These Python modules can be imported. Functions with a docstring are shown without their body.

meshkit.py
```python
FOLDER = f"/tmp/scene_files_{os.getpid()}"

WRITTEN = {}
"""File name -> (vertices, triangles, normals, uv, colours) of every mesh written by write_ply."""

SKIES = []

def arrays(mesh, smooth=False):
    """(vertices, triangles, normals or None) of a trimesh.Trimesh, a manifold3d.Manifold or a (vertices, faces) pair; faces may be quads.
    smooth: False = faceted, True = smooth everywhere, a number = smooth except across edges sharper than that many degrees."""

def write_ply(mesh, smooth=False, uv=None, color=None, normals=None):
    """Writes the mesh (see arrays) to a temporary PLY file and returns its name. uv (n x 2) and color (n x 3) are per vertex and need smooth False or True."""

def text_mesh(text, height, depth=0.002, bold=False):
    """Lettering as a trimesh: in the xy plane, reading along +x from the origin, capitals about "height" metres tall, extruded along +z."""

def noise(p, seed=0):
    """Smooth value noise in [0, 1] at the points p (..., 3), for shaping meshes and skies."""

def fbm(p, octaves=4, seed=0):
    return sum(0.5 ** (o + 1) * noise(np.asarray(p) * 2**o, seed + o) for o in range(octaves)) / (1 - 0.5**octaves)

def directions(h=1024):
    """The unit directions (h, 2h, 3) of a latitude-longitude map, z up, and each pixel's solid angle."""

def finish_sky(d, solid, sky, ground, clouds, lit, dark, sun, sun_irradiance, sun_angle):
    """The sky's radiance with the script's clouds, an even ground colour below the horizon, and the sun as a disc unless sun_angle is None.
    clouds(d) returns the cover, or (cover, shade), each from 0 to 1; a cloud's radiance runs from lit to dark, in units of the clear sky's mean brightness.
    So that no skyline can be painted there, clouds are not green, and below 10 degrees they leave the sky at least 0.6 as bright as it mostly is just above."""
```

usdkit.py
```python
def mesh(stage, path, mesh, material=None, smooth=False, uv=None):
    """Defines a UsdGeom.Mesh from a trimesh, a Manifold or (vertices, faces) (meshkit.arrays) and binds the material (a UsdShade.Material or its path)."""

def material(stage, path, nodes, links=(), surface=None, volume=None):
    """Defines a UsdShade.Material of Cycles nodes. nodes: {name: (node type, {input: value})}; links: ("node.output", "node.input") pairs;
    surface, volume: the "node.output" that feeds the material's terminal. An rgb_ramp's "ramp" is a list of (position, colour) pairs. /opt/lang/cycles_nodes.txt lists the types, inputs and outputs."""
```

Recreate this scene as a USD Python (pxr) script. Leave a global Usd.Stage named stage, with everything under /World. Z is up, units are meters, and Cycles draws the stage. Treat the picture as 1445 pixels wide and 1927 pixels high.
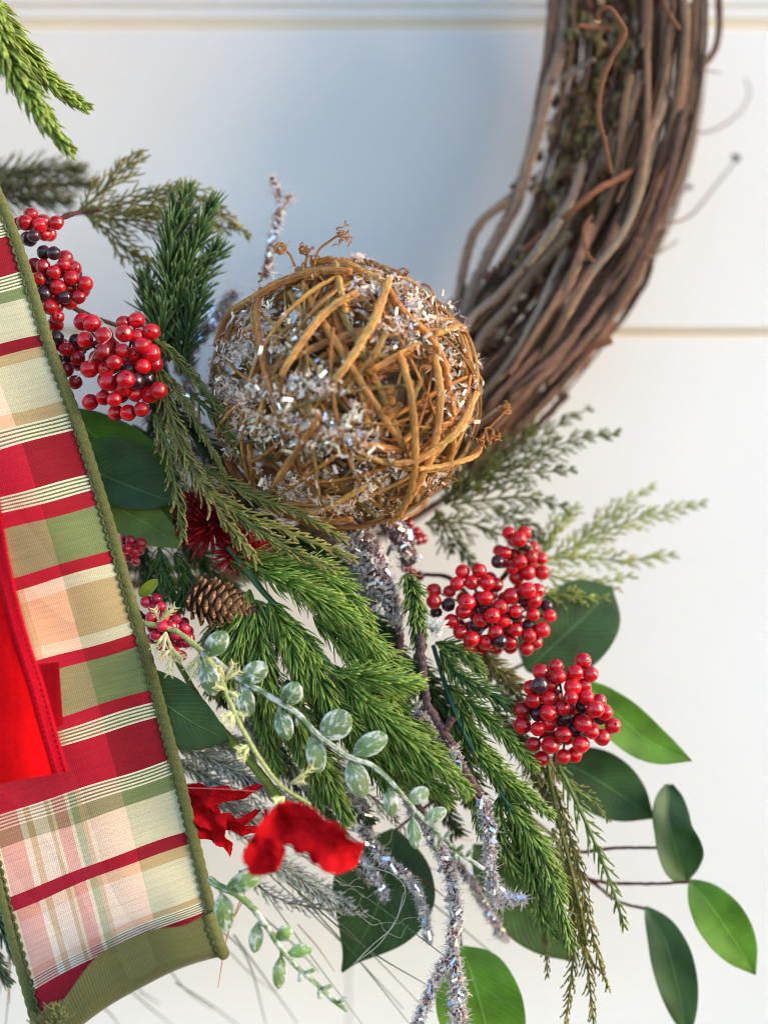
import math, random
import numpy as np
from pxr import Usd, UsdGeom, UsdLux, UsdShade, Sdf, Gf, Vt
import usdkit, meshkit

stage = Usd.Stage.CreateInMemory()
UsdGeom.SetStageUpAxis(stage, UsdGeom.Tokens.z)
UsdGeom.SetStageMetersPerUnit(stage, 1.0)
UsdGeom.Xform.Define(stage, '/World')
UsdGeom.Scope.Define(stage, '/World/Looks')
rng = np.random.default_rng(7)
random.seed(7)

# ------------------------------------------------------------------ camera, sky, sun, exposure
D = 0.50                      # camera to the plane of the ribbon and ball
W_PX, H_PX = 1445.0, 1927.0
S = 0.262 / W_PX              # metres per photo pixel on that plane
ZC = 1.5                      # height of the camera
APERTURE_MM = 36.0
FOCAL = APERTURE_MM * D / 0.262
cam = UsdGeom.Camera.Define(stage, '/World/camera')
cam.CreateProjectionAttr('perspective')
cam.CreateHorizontalApertureAttr(APERTURE_MM)
cam.CreateVerticalApertureAttr(APERTURE_MM * H_PX / W_PX)
cam.CreateFocalLengthAttr(FOCAL)
cam.CreateClippingRangeAttr(Gf.Vec2f(0.02, 200))
cam.CreateFocusDistanceAttr(D + 0.004)
cam.CreateFStopAttr(3.6)
cam.CreateExposureAttr(1.42)
cam.AddTranslateOp().Set(Gf.Vec3d(0, -D, ZC))
cam.AddRotateXOp().Set(90)

SUN_TO = np.array([0.92, -0.275, 0.30])
SUN_TO = SUN_TO / np.linalg.norm(SUN_TO)
sun = UsdLux.DistantLight.Define(stage, '/World/sun')
sun.CreateIntensityAttr(0.45)
sun.CreateAngleAttr(25.0)
sun.CreateNormalizeAttr(True)
sun.CreateColorAttr(Gf.Vec3f(1.0, 0.805, 0.585))
_z = Gf.Vec3d(*map(float, SUN_TO))
sun.AddOrientOp(UsdGeom.XformOp.PrecisionDouble).Set(Gf.Rotation(Gf.Vec3d(0, 0, 1), _z).GetQuat())
sky_mat = usdkit.material(stage, '/World/Looks/sky', {
    'sky': ('sky_texture', {'sky_type': 'single_scattering', 'sun_disc': False,
                            'sun_elevation': math.asin(SUN_TO[2]), 'sun_rotation': math.atan2(SUN_TO[0], SUN_TO[1]),
                            'aerosol_density': 0.3, 'ozone_density': 3.2}),
    'bg': ('background_shader', {'strength': 0.15})}, [('sky.color', 'bg.color')], surface='bg.background')
dome = UsdLux.DomeLight.Define(stage, '/World/sky')
UsdShade.MaterialBindingAPI.Apply(dome.GetPrim()).Bind(sky_mat)
dome.GetPrim().SetCustomDataByKey('kind', 'structure')

# ------------------------------------------------------------------ small helpers
def lin(c):
    c = np.asarray(c, float) / 255.0
    return np.where(c <= 0.04045, c / 12.92, ((c + 0.055) / 1.055) ** 2.4)

def P(p):
    """Photo pixel x, y and depth d (pixels, away from the camera) to world points."""
    p = np.atleast_2d(np.asarray(p, float))
    d = p[:, 2] if p.shape[1] > 2 else np.zeros(len(p))
    k = S * (D + d * S) / D
    return np.stack([(p[:, 0] - W_PX / 2) * k, d * S, ZC - (p[:, 1] - H_PX / 2) * k], 1)

def spline(pts, n):
    """Catmull-Rom through the points, n samples evenly spaced along it."""
    p = np.asarray(pts, float)
    if len(p) == 2:
        t = np.linspace(0, 1, n)[:, None]
        return p[0] * (1 - t) + p[1] * t
    q = np.vstack([2 * p[0] - p[1], p, 2 * p[-1] - p[-2]])
    out = []
    for i in range(1, len(q) - 2):
        t = np.linspace(0, 1, 14, endpoint=False)[:, None]
        a, b, c, e = q[i - 1], q[i], q[i + 1], q[i + 2]
        out.append(0.5 * (2 * b + (c - a) * t + (2 * a - 5 * b + 4 * c - e) * t ** 2 + (3 * b - a - 3 * c + e) * t ** 3))
    out = np.vstack(out + [p[-1:]])
    s = np.r_[0, np.cumsum(np.linalg.norm(np.diff(out, axis=0), axis=1))]
    x = np.linspace(0, s[-1], n)
    return np.stack([np.interp(x, s, out[:, k]) for k in range(out.shape[1])], 1)

def unit(v):
    return v / np.maximum(np.linalg.norm(v, axis=-1, keepdims=True), 1e-12)

def frames(c, hint=(0, -1, 0)):
    t = unit(np.gradient(c, axis=0))
    n = np.zeros_like(c)
    a = np.asarray(hint, float)
    if abs(a @ t[0]) > 0.9:
        a = np.array([1.0, 0, 0.3])
    a = unit(a - t[0] * (a @ t[0]))
    for i in range(len(c)):
        a = unit(a - t[i] * (a @ t[i]))
        n[i] = a
    return t, n, np.cross(t, n)

class Shape:
    """Collects pieces that become one mesh, with a tint and uv at each vertex."""
    def __init__(self):
        self.v, self.f, self.c, self.u, self.n = [], [], [], [], 0
    def add(self, v, f, col, uv=None):
        v = np.asarray(v, float)
        self.v.append(v)
        self.f.append(np.asarray(f, int) + self.n)
        self.c.append(np.broadcast_to(np.asarray(col, float), v.shape))
        self.u.append(np.zeros((len(v), 2)) if uv is None else np.asarray(uv, float))
        self.n += len(v)
        return self
    def tube(self, pts, r, col, sides=8, n=None, px=True, jag=0.0, hint=(0, -1, 0), flat=1.0):
        """A tapered tube. r: a radius or a list along it, in photo pixels when px."""
        n = n or max(5, 4 * len(pts))
        if px:
            c = P(spline(pts, n)); k = S
        else:
            c = spline(pts, n); k = 1.0
        rr = np.interp(np.linspace(0, 1, n), np.linspace(0, 1, np.size(r)), np.atleast_1d(r)) * k
        t, a, b = frames(c, hint)
        if jag:
            c = c + (rng.normal(size=(n, 1)) * a + rng.normal(size=(n, 1)) * b) * rr[:, None] * jag
            rr = rr * (1 + rng.normal(size=n) * jag * 0.6)
        th = np.arange(sides) / sides * 2 * np.pi
        ring = (np.cos(th)[None, :, None] * a[:, None] * flat + np.sin(th)[None, :, None] * b[:, None]) * rr[:, None, None]
        v = (c[:, None] + ring).reshape(-1, 3)
        L = np.r_[0, np.cumsum(np.linalg.norm(np.diff(c, axis=0), axis=1))]
        uv = np.stack(np.broadcast_arrays(np.arange(sides)[None, :] / sides, L[:, None] * 100), -1).reshape(-1, 2)
        i, j = np.meshgrid(np.arange(n - 1), np.arange(sides), indexing='ij')
        q = np.stack([i * sides + j, i * sides + (j + 1) % sides, (i + 1) * sides + (j + 1) % sides, (i + 1) * sides + j], -1).reshape(-1, 4)
        f = np.vstack([q[:, [0, 2, 1]], q[:, [0, 3, 2]]])
        v = np.vstack([v, c[:1] - t[:1] * rr[0] * 0.4, c[-1:] + t[-1:] * rr[-1] * 0.4])
        uv = np.vstack([uv, uv[:1], uv[-1:]])
        m = n * sides
        k2 = np.arange(sides)
        f = np.vstack([f, np.stack([np.full(sides, m), k2, (k2 + 1) % sides], 1),
                       np.stack([np.full(sides, m + 1), m - sides + (k2 + 1) % sides, m - sides + k2], 1)])
        col = np.asarray(col, float)
        if col.ndim == 2:
            cc = np.stack([np.interp(np.linspace(0, 1, n), np.linspace(0, 1, len(col)), col[:, q_]) for q_ in range(3)], 1)
            col = np.vstack([np.repeat(cc, sides, 0), cc[:1], cc[-1:]])
        return self.add(v, f, col, uv)
    def needles(self, base, dr, bend, L, r, col, tip=None, flat=0.6, sides=4, prof=(0.8, 1.0, 0.85)):
        """Many tapered curved needles at once (world units)."""
        base, dr, bend = (np.atleast_2d(np.asarray(x, float)) for x in (base, dr, bend))
        N = len(base)
        L = np.broadcast_to(np.asarray(L, float), (N,)); r = np.broadcast_to(np.asarray(r, float), (N,))
        ts = np.linspace(0, 0.8, len(prof))
        side = unit(np.cross(dr, bend + np.array([1e-4, 2e-4, 3e-4])))
        up = np.cross(side, dr)
        V = []
        for t, p in zip(ts, prof):
            c = base + dr * (L * t)[:, None] + bend * (L * t * t)[:, None]
            for k in range(sides):
                a = 2 * np.pi * k / sides
                V.append(c + (math.cos(a) * side + math.sin(a) * flat * up) * (r * p)[:, None])
        V.append(base + dr * L[:, None] + bend * L[:, None])
        K = len(V)
        V = np.stack(V, 1)
        F = []
        for i in range(len(prof) - 1):
            for k in range(sides):
                a, b, c2, d2 = i * sides + k, i * sides + (k + 1) % sides, (i + 1) * sides + (k + 1) % sides, (i + 1) * sides + k
                F += [[a, b, c2], [a, c2, d2]]
        m = (len(prof) - 1) * sides
        F += [[m + k, m + (k + 1) % sides, K - 1] for k in range(sides)]
        F = np.asarray(F)
        f = (F[None] + (np.arange(N) * K)[:, None, None]).reshape(-1, 3)
        col = np.broadcast_to(np.asarray(col, float), (N, 3))
        tip = col if tip is None else np.broadcast_to(np.asarray(tip, float), (N, 3))
        tt = np.r_[np.repeat(ts, sides), 1.0][None, :, None] ** 1.5
        C = col[:, None] * (1 - tt) + tip[:, None] * tt
        return self.add(V.reshape(-1, 3), f, C.reshape(-1, 3))
    def ball(self, c, r, col, sub=2, squash=(1, 1, 1), rough=0.0):
        import trimesh
        m = ICO[sub]
        v = m.vertices * np.asarray(squash)
        if rough:
            v = v * (1 + rough * (meshkit.noise(m.vertices * 2.2 + np.asarray(c) * 900) - 0.5)[:, None])
        uv = np.stack([m.vertices[:, 0], m.vertices[:, 2]], 1)
        return self.add(np.asarray(c) + v * r, m.faces, col, uv)

import trimesh
ICO = {k: trimesh.creation.icosphere(subdivisions=k) for k in (1, 2, 3)}
_names = {}
def free(path):
    k = _names.get(path, -1) + 1
    _names[path] = k
    return path if k == 0 else f'{path}_{k:03d}'

def thing(name, label, category=None, group=None, at=None, kind=None):
    x = UsdGeom.Xform.Define(stage, free('/World/' + name))
    o = P([at])[0] if at is not None else np.zeros(3)
    x.AddTranslateOp().Set(Gf.Vec3d(*map(float, o)))
    pr = x.GetPrim()
    for k, val in (('label', label), ('category', category), ('group', group), ('kind', kind)):
        if val:
            pr.SetCustomDataByKey(k, val)
    x.origin = o
    ORIGIN[str(pr.GetPath())] = o
    return str(pr.GetPath())
ORIGIN = {}

def part(parent, name, shape, material, label=None, kind=None, normals=None):
    """One mesh of the scene under its thing or part; the vertices are given in world units."""
    path = free(parent + '/' + name)
    o = ORIGIN['/'.join(path.split('/')[:3])]
    v = np.vstack(shape.v); f = np.vstack(shape.f); c = np.vstack(shape.c); u = np.vstack(shape.u)
    m = UsdGeom.Mesh.Define(stage, path)
    m.CreatePointsAttr(Vt.Vec3fArray.FromNumpy((v - o).astype(np.float32)))
    m.CreateFaceVertexCountsAttr(Vt.IntArray.FromNumpy(np.full(len(f), 3, np.int32)))
    m.CreateFaceVertexIndicesAttr(Vt.IntArray.FromNumpy(f.astype(np.int32).ravel()))
    m.CreateSubdivisionSchemeAttr('none')
    if normals is None:
        normals = np.zeros_like(v)
        fn = np.cross(v[f[:, 1]] - v[f[:, 0]], v[f[:, 2]] - v[f[:, 0]])
        for k in range(3):
            np.add.at(normals, f[:, k], fn)
        normals = unit(normals)
    m.CreateNormalsAttr(Vt.Vec3fArray.FromNumpy(normals.astype(np.float32)))
    m.SetNormalsInterpolation('vertex')
    api = UsdGeom.PrimvarsAPI(m)
    api.CreatePrimvar('tint', Sdf.ValueTypeNames.Color3fArray, 'vertex').Set(Vt.Vec3fArray.FromNumpy(c.astype(np.float32)))
    api.CreatePrimvar('st', Sdf.ValueTypeNames.TexCoord2fArray, 'vertex').Set(Vt.Vec2fArray.FromNumpy(u.astype(np.float32)))
    UsdShade.MaterialBindingAPI.Apply(m.GetPrim()).Bind(material)
    if label: m.GetPrim().SetCustomDataByKey('label', label)
    if kind: m.GetPrim().SetCustomDataByKey('kind', kind)
    return path

def holder(parent, name, label=None):
    """A part that is made of pieces (an Xform under its thing)."""
    x = UsdGeom.Xform.Define(stage, free(parent + '/' + name))
    if label: x.GetPrim().SetCustomDataByKey('label', label)
    return str(x.GetPath())

def vary(col, n, amt=0.12, hue=0.05):
    col = np.asarray(col, float)
    b = 1 + rng.normal(size=(n, 1)) * amt
    return np.clip(col * b * (1 + rng.normal(size=(n, 3)) * hue), 0.002, 0.95)

# ------------------------------------------------------------------ materials (colour, grain and fine relief only)
def mat(name, rough=0.5, spec=0.4, vary_scale=400.0, lo=0.75, hi=1.2, bump=0.0, bump_scale=2000.0, transl=0.0,
        stretch=None, coat=0.0, sheen=0.0, extra=None):
    N = {'t': ('attribute', {'attribute': 'tint'}),
         'g': ('texture_coordinate', {}), 'uvn': ('uvmap', {'attribute': 'st'}),
         'n': ('noise_texture', {'scale': vary_scale, 'detail': 3.0}),
         'r': ('map_range', {'from_min': 0.3, 'from_max': 0.7, 'to_min': lo, 'to_max': hi}),
         'm': ('vector_math', {'math_type': 'scale'}),
         'p': ('principled_bsdf', {'roughness': rough, 'specular_ior_level': spec, 'coat_weight': coat, 'coat_roughness': 0.07,
                                   'sheen_weight': sheen})}
    L = [('n.fac', 'r.value'), ('t.vector', 'm.vector1'), ('r.result', 'm.scale'), ('m.vector', 'p.base_color')]
    if stretch:
        N['mp'] = ('mapping', {'scale': stretch}); L += [('uvn.UV', 'mp.vector'), ('mp.vector', 'n.vector')]
    else:
        L += [('g.object', 'n.vector')]
    if bump:
        N['bn'] = ('noise_texture', {'scale': bump_scale, 'detail': 2.0})
        N['b'] = ('bump', {'strength': bump, 'distance': 0.0006})
        L += [('mp.vector' if stretch else 'g.object', 'bn.vector'), ('bn.fac', 'b.height'), ('b.normal', 'p.normal')]
    out = 'p.BSDF'
    if transl:
        N['tr'] = ('translucent_bsdf', {}); N['x'] = ('mix_closure', {'fac': transl})
        L += [('m.vector', 'tr.color'), ('p.BSDF', 'x.closure1'), ('tr.BSDF', 'x.closure2')]
        out = 'x.closure'
    return usdkit.material(stage, '/World/Looks/' + name, N, L, surface=out)

M = {}
M['wall'] = mat('painted_board', 0.42, 0.35, 6.0, 0.965, 1.035, bump=0.12, bump_scale=700.0)
M['needle'] = mat('plastic_needle', 0.42, 0.45, 500.0, 0.72, 1.3, transl=0.22)
M['cedar'] = mat('matt_needle', 0.55, 0.3, 500.0, 0.75, 1.25, transl=0.2)
M['flock'] = mat('flocked_needle', 0.85, 0.1, 900.0, 0.6, 1.35, transl=0.15)
M['bark'] = mat('vine_bark', 0.75, 0.2, 1.0, 0.45, 1.55, bump=0.95, bump_scale=1.5, stretch=(18.0, 2.4, 1.0))
M['ballvine'] = mat('tan_vine', 0.62, 0.3, 1.0, 0.42, 1.5, bump=0.9, bump_scale=1.6, stretch=(15.0, 3.2, 1.0))
M['twig'] = mat('twig_bark', 0.7, 0.2, 900.0, 0.6, 1.5, bump=0.8, bump_scale=1500.0)
M['berry'] = mat('berry_paint', 0.32, 0.5, 420.0, 0.72, 1.18, bump=0.55, bump_scale=620.0, coat=0.5)
M['scale'] = mat('cone_scale', 0.65, 0.2, 700.0, 0.6, 1.4, bump=0.5, bump_scale=1600.0)
M['velvet'] = mat('red_velvet', 0.9, 0.05, 700.0, 0.88, 1.08, bump=0.4, bump_scale=5000.0, sheen=0.03)
M['fabric_red'] = mat('red_fabric', 0.8, 0.1, 900.0, 0.92, 1.06, bump=0.3, bump_scale=4000.0, transl=0.25)
M['cord'] = mat('olive_cord', 0.6, 0.25, 2500.0, 0.6, 1.35, bump=0.6, bump_scale=4000.0)
M['moss'] = mat('mossy_bark', 0.95, 0.05, 300.0, 0.4, 1.6, bump=1.0, bump_scale=900.0)
M['thread'] = mat('clear_thread', 0.3, 0.6)

def woven(name, fu, fv, amt):
    N = {'t': ('attribute', {'attribute': 'tint'}), 'u': ('uvmap', {'attribute': 'st'}), 'g': ('texture_coordinate', {}),
         'mu': ('mapping', {'scale': (fu, 1.0, 1.0)}),
         'wu': ('wave_texture', {'bands_direction': 'x', 'scale': fu, 'distortion': 1.2, 'detail': 1.0, 'detail_scale': 3.0}),
         'wv': ('wave_texture', {'bands_direction': 'y', 'scale': fv, 'distortion': 1.2, 'detail': 1.0, 'detail_scale': 3.0}),
         'ml': ('math', {'math_type': 'multiply'}),
         'slm': ('mapping', {'scale': (3.0, 90.0, 1.0)}),
         'sl': ('noise_texture', {'scale': 1.0, 'detail': 4.0}),
         'slr': ('map_range', {'from_min': 0.35, 'from_max': 0.7, 'to_min': 1.06, 'to_max': 0.9}),
         'r': ('map_range', {'from_min': 0.0, 'from_max': 1.0, 'to_min': 1 - amt, 'to_max': 1 + amt}),
         'k': ('math', {'math_type': 'multiply'}),
         'm': ('vector_math', {'math_type': 'scale'}),
         'b': ('bump', {'strength': 0.2, 'distance': 0.0003}),
         'p': ('principled_bsdf', {'roughness': 0.75, 'specular_ior_level': 0.2, 'sheen_weight': 0.08})}
    L = [('u.UV', 'wu.vector'), ('u.UV', 'wv.vector'), ('wu.fac', 'ml.value1'), ('wv.fac', 'ml.value2'), ('ml.value', 'r.value'),
         ('u.UV', 'slm.vector'), ('slm.vector', 'sl.vector'), ('sl.fac', 'slr.value'), ('r.result', 'k.value1'), ('slr.result', 'k.value2'),
         ('t.vector', 'm.vector1'), ('k.value', 'm.scale'), ('m.vector', 'p.base_color'), ('ml.value', 'b.height'), ('b.normal', 'p.normal')]
    return usdkit.material(stage, '/World/Looks/' + name, N, L, surface='p.BSDF')
M['plaid'] = woven('plaid_weave', 32.0, 32.0, 0.12)
M['satin'] = woven('olive_satin', 21.0, 0.2, 0.34)

def leaf_mat(name, rough, transl, vein=1.35):
    """uv.x runs -1..1 across the blade, uv.y 0..1 along it."""
    N = {'t': ('attribute', {'attribute': 'tint'}), 'u': ('uvmap', {'attribute': 'st'}), 's': ('separate_xyz', {}), 'g': ('texture_coordinate', {}),
         'ab': ('math', {'math_type': 'absolute'}),
         'sk': ('math', {'math_type': 'multiply_add', 'value2': -0.32}),
         'fr': ('math', {'math_type': 'multiply', 'value2': 17.0}),
         'pp': ('math', {'math_type': 'pingpong', 'value2': 0.5}),
         'vl': ('map_range', {'from_min': 0.0, 'from_max': 0.1, 'to_min': 1.0, 'to_max': 0.0, 'clamp': True}),
         'mr': ('map_range', {'from_min': 0.015, 'from_max': 0.045, 'to_min': 1.0, 'to_max': 0.0, 'clamp': True}),
         'mx0': ('math', {'math_type': 'multiply', 'value2': 0.6}),
         'mx': ('math', {'math_type': 'maximum'}),
         'n': ('noise_texture', {'scale': 90.0, 'detail': 4.0}),
         'nr': ('map_range', {'from_min': 0.3, 'from_max': 0.7, 'to_min': 0.68, 'to_max': 1.3}),
         'ms': ('vector_math', {'math_type': 'scale'}),
         'lt': ('vector_math', {'math_type': 'multiply_add', 'vector2': (vein, vein, vein), 'vector3': (0.035, 0.06, 0.02)}),
         'mix': ('mix', {}),
         'b': ('bump', {'strength': 0.3, 'distance': 0.0008}),
         'p': ('principled_bsdf', {'roughness': rough, 'specular_ior_level': 0.4}),
         'tr': ('translucent_bsdf', {}), 'x': ('mix_closure', {'fac': transl})}
    L = [('u.UV', 's.vector'), ('s.x', 'ab.value1'), ('ab.value', 'sk.value1'), ('s.y', 'sk.value3'), ('sk.value', 'fr.value1'), ('fr.value', 'pp.value1'),
         ('pp.value', 'vl.value'), ('ab.value', 'mr.value'), ('vl.result', 'mx0.value1'), ('mx0.value', 'mx.value1'), ('mr.result', 'mx.value2'),
         ('g.object', 'n.vector'), ('n.fac', 'nr.value'), ('t.vector', 'ms.vector1'), ('nr.result', 'ms.scale'), ('ms.vector', 'lt.vector1'),
         ('ms.vector', 'mix.color1'), ('lt.vector', 'mix.color2'), ('mx.value', 'mix.fac'), ('mix.color', 'p.base_color'), ('mix.color', 'tr.color'),
         ('mx.value', 'b.height'), ('b.normal', 'p.normal'), ('p.BSDF', 'x.closure1'), ('tr.BSDF', 'x.closure2')]
    return usdkit.material(stage, '/World/Looks/' + name, N, L, surface='x.closure')
M['leaf'] = leaf_mat('leaf_blade', 0.5, 0.25)

def frost_mat():
    """Pale plastic leaf with white frost along rim and veins: uv as for the leaves."""
    N = {'t': ('attribute', {'attribute': 'tint'}), 'u': ('uvmap', {'attribute': 'st'}), 's': ('separate_xyz', {}), 'g': ('texture_coordinate', {}),
         'ab': ('math', {'math_type': 'absolute'}),
         'sk': ('math', {'math_type': 'multiply_add', 'value2': -0.5}),
         'fr': ('math', {'math_type': 'multiply', 'value2': 4.0}),
         'pp': ('math', {'math_type': 'pingpong', 'value2': 0.5}),
         'vl': ('map_range', {'from_min': 0.0, 'from_max': 0.13, 'to_min': 0.42, 'to_max': 0.0, 'clamp': True}),
         'mr': ('map_range', {'from_min': 0.02, 'from_max': 0.12, 'to_min': 0.35, 'to_max': 0.0, 'clamp': True}),
         'rim': ('map_range', {'from_min': 0.72, 'from_max': 0.97, 'to_min': 0.0, 'to_max': 0.6, 'clamp': True}),
         'a1': ('math', {'math_type': 'maximum'}), 'a2': ('math', {'math_type': 'maximum'}),
         'n': ('noise_texture', {'scale': 330.0, 'detail': 4.0}),
         'nr': ('map_range', {'from_min': 0.35, 'from_max': 0.68, 'to_min': -0.24, 'to_max': 0.7}),
         'a3': ('math', {'math_type': 'add', 'use_clamp': True}),
         'st': ('map_range', {'from_min': 0.3, 'from_max': 0.6, 'to_min': 0.0, 'to_max': 0.9, 'clamp': True}),
         'mix': ('mix', {'color2': (0.78, 0.82, 0.76)}),
         'b': ('bump', {'strength': 0.5, 'distance': 0.0008}),
         'p': ('principled_bsdf', {'roughness': 0.22, 'specular_ior_level': 0.6, 'coat_weight': 0.4}),
         'tr': ('translucent_bsdf', {}), 'x': ('mix_closure', {'fac': 0.38})}
    L = [('u.UV', 's.vector'), ('s.x', 'ab.value1'), ('ab.value', 'sk.value1'), ('s.y', 'sk.value3'), ('sk.value', 'fr.value1'), ('fr.value', 'pp.value1'),
         ('pp.value', 'vl.value'), ('ab.value', 'mr.value'), ('ab.value', 'rim.value'), ('vl.result', 'a1.value1'), ('mr.result', 'a1.value2'),
         ('a1.value', 'a2.value1'), ('rim.result', 'a2.value2'), ('g.object', 'n.vector'), ('n.fac', 'nr.value'), ('a2.value', 'a3.value1'), ('nr.result', 'a3.value2'),
         ('a3.value', 'st.value'), ('st.result', 'mix.fac'), ('t.color', 'mix.color1'), ('mix.color', 'p.base_color'), ('mix.color', 'tr.color'),
         ('st.result', 'b.height'), ('b.normal', 'p.normal'), ('p.BSDF', 'x.closure1'), ('tr.BSDF', 'x.closure2')]
    return usdkit.material(stage, '/World/Looks/frosted_plastic', N, L, surface='x.closure')
M['frost'] = frost_mat()

def flake_mat(name, clear, rough, metal):
    N = {'t': ('attribute', {'attribute': 'tint'}), 'p': ('principled_bsdf', {'roughness': rough, 'specular_ior_level': 0.8, 'metallic': metal,
                                                                        'thin_film_thickness': 380.0 if metal else 0.0}),
         'tp': ('transparent_bsdf', {}), 'x': ('mix_closure', {'fac': clear})}
    L = [('t.color', 'p.base_color'), ('p.BSDF', 'x.closure1'), ('tp.BSDF', 'x.closure2')]
    return usdkit.material(stage, '/World/Looks/' + name, N, L, surface='x.closure')
M['snow'] = flake_mat('clear_flake', 0.55, 0.4, 0.0)
M['glitter'] = flake_mat('glitter_flake', 0.1, 0.12, 0.85)
# ------------------------------------------------------------------ the wall behind: painted boards with a bead
WALL = 700.0
CREAM = np.array([0.80, 0.79, 0.775])
wall = thing('wall', 'white painted board wall with grooved joints behind the wreath', kind='structure', at=(722, 963, WALL))

def board(x0, x1, y0, y1, bead=False, bev=9.0):
    """A flat board with bevelled edges, photo pixels; y0 is its upper edge."""
    prof = [(y0, 45), (y0 + 1.5, 13), (y0 + bev, 0)]
    if bead:
        prof += [(y1 - 40, 0), (y1 - 36, 9), (y1 - 31, 9)]
        prof += [(y1 - 21 - 10 * math.cos(a), 2 + 7 * 0 + 9 * (1 - math.sin(a))) for a in np.linspace(0.15, math.pi - 0.15, 9)]
        prof += [(y1 - 10, 10), (y1 - 6, 11), (y1, 14), (y1, 45)]
    else:
        prof += [(y1 - bev, 0), (y1 - 1.5, 13), (y1, 45)]
    k = len(prof)
    xs = [x0, x0 + 1.2, x1 - 1.2, x1]
    dz = [6, 0, 0, 6]
    v = P([(x, y, WALL + d + e) for x, e in zip(xs, dz) for (y, d) in prof])
    i, j = np.meshgrid(np.arange(3), np.arange(k - 1), indexing='ij')
    q = np.stack([i * k + j, i * k + j + 1, (i + 1) * k + j + 1, (i + 1) * k + j], -1).reshape(-1, 4)
    # split vertices so that edges stay crisp
    vv = v[q].reshape(-1, 3)
    b = np.arange(len(q))[:, None] * 4
    f = np.vstack([b + [0, 1, 2], b + [0, 2, 3]])
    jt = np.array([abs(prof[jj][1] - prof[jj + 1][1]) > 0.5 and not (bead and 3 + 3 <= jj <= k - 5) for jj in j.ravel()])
    col = np.where(jt[:, None], lin((232, 220, 198)), CREAM)  # tan on the bevels: warm bounced light put into the colour
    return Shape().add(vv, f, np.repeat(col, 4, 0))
XA, XB = -1900, 3300
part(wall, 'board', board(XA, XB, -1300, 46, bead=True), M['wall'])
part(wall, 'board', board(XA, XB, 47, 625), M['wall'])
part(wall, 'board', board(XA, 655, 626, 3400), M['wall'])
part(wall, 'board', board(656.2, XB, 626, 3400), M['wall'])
back = Shape()
b0 = P([(XA, -1300, WALL + 30), (XB, -1300, WALL + 30), (XB, 3400, WALL + 30), (XA, 3400, WALL + 30)])
back.add(b0, [[0, 2, 1], [0, 3, 2]], lin((150, 125, 95)))
part(wall, 'backing', back, M['wall'])

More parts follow.
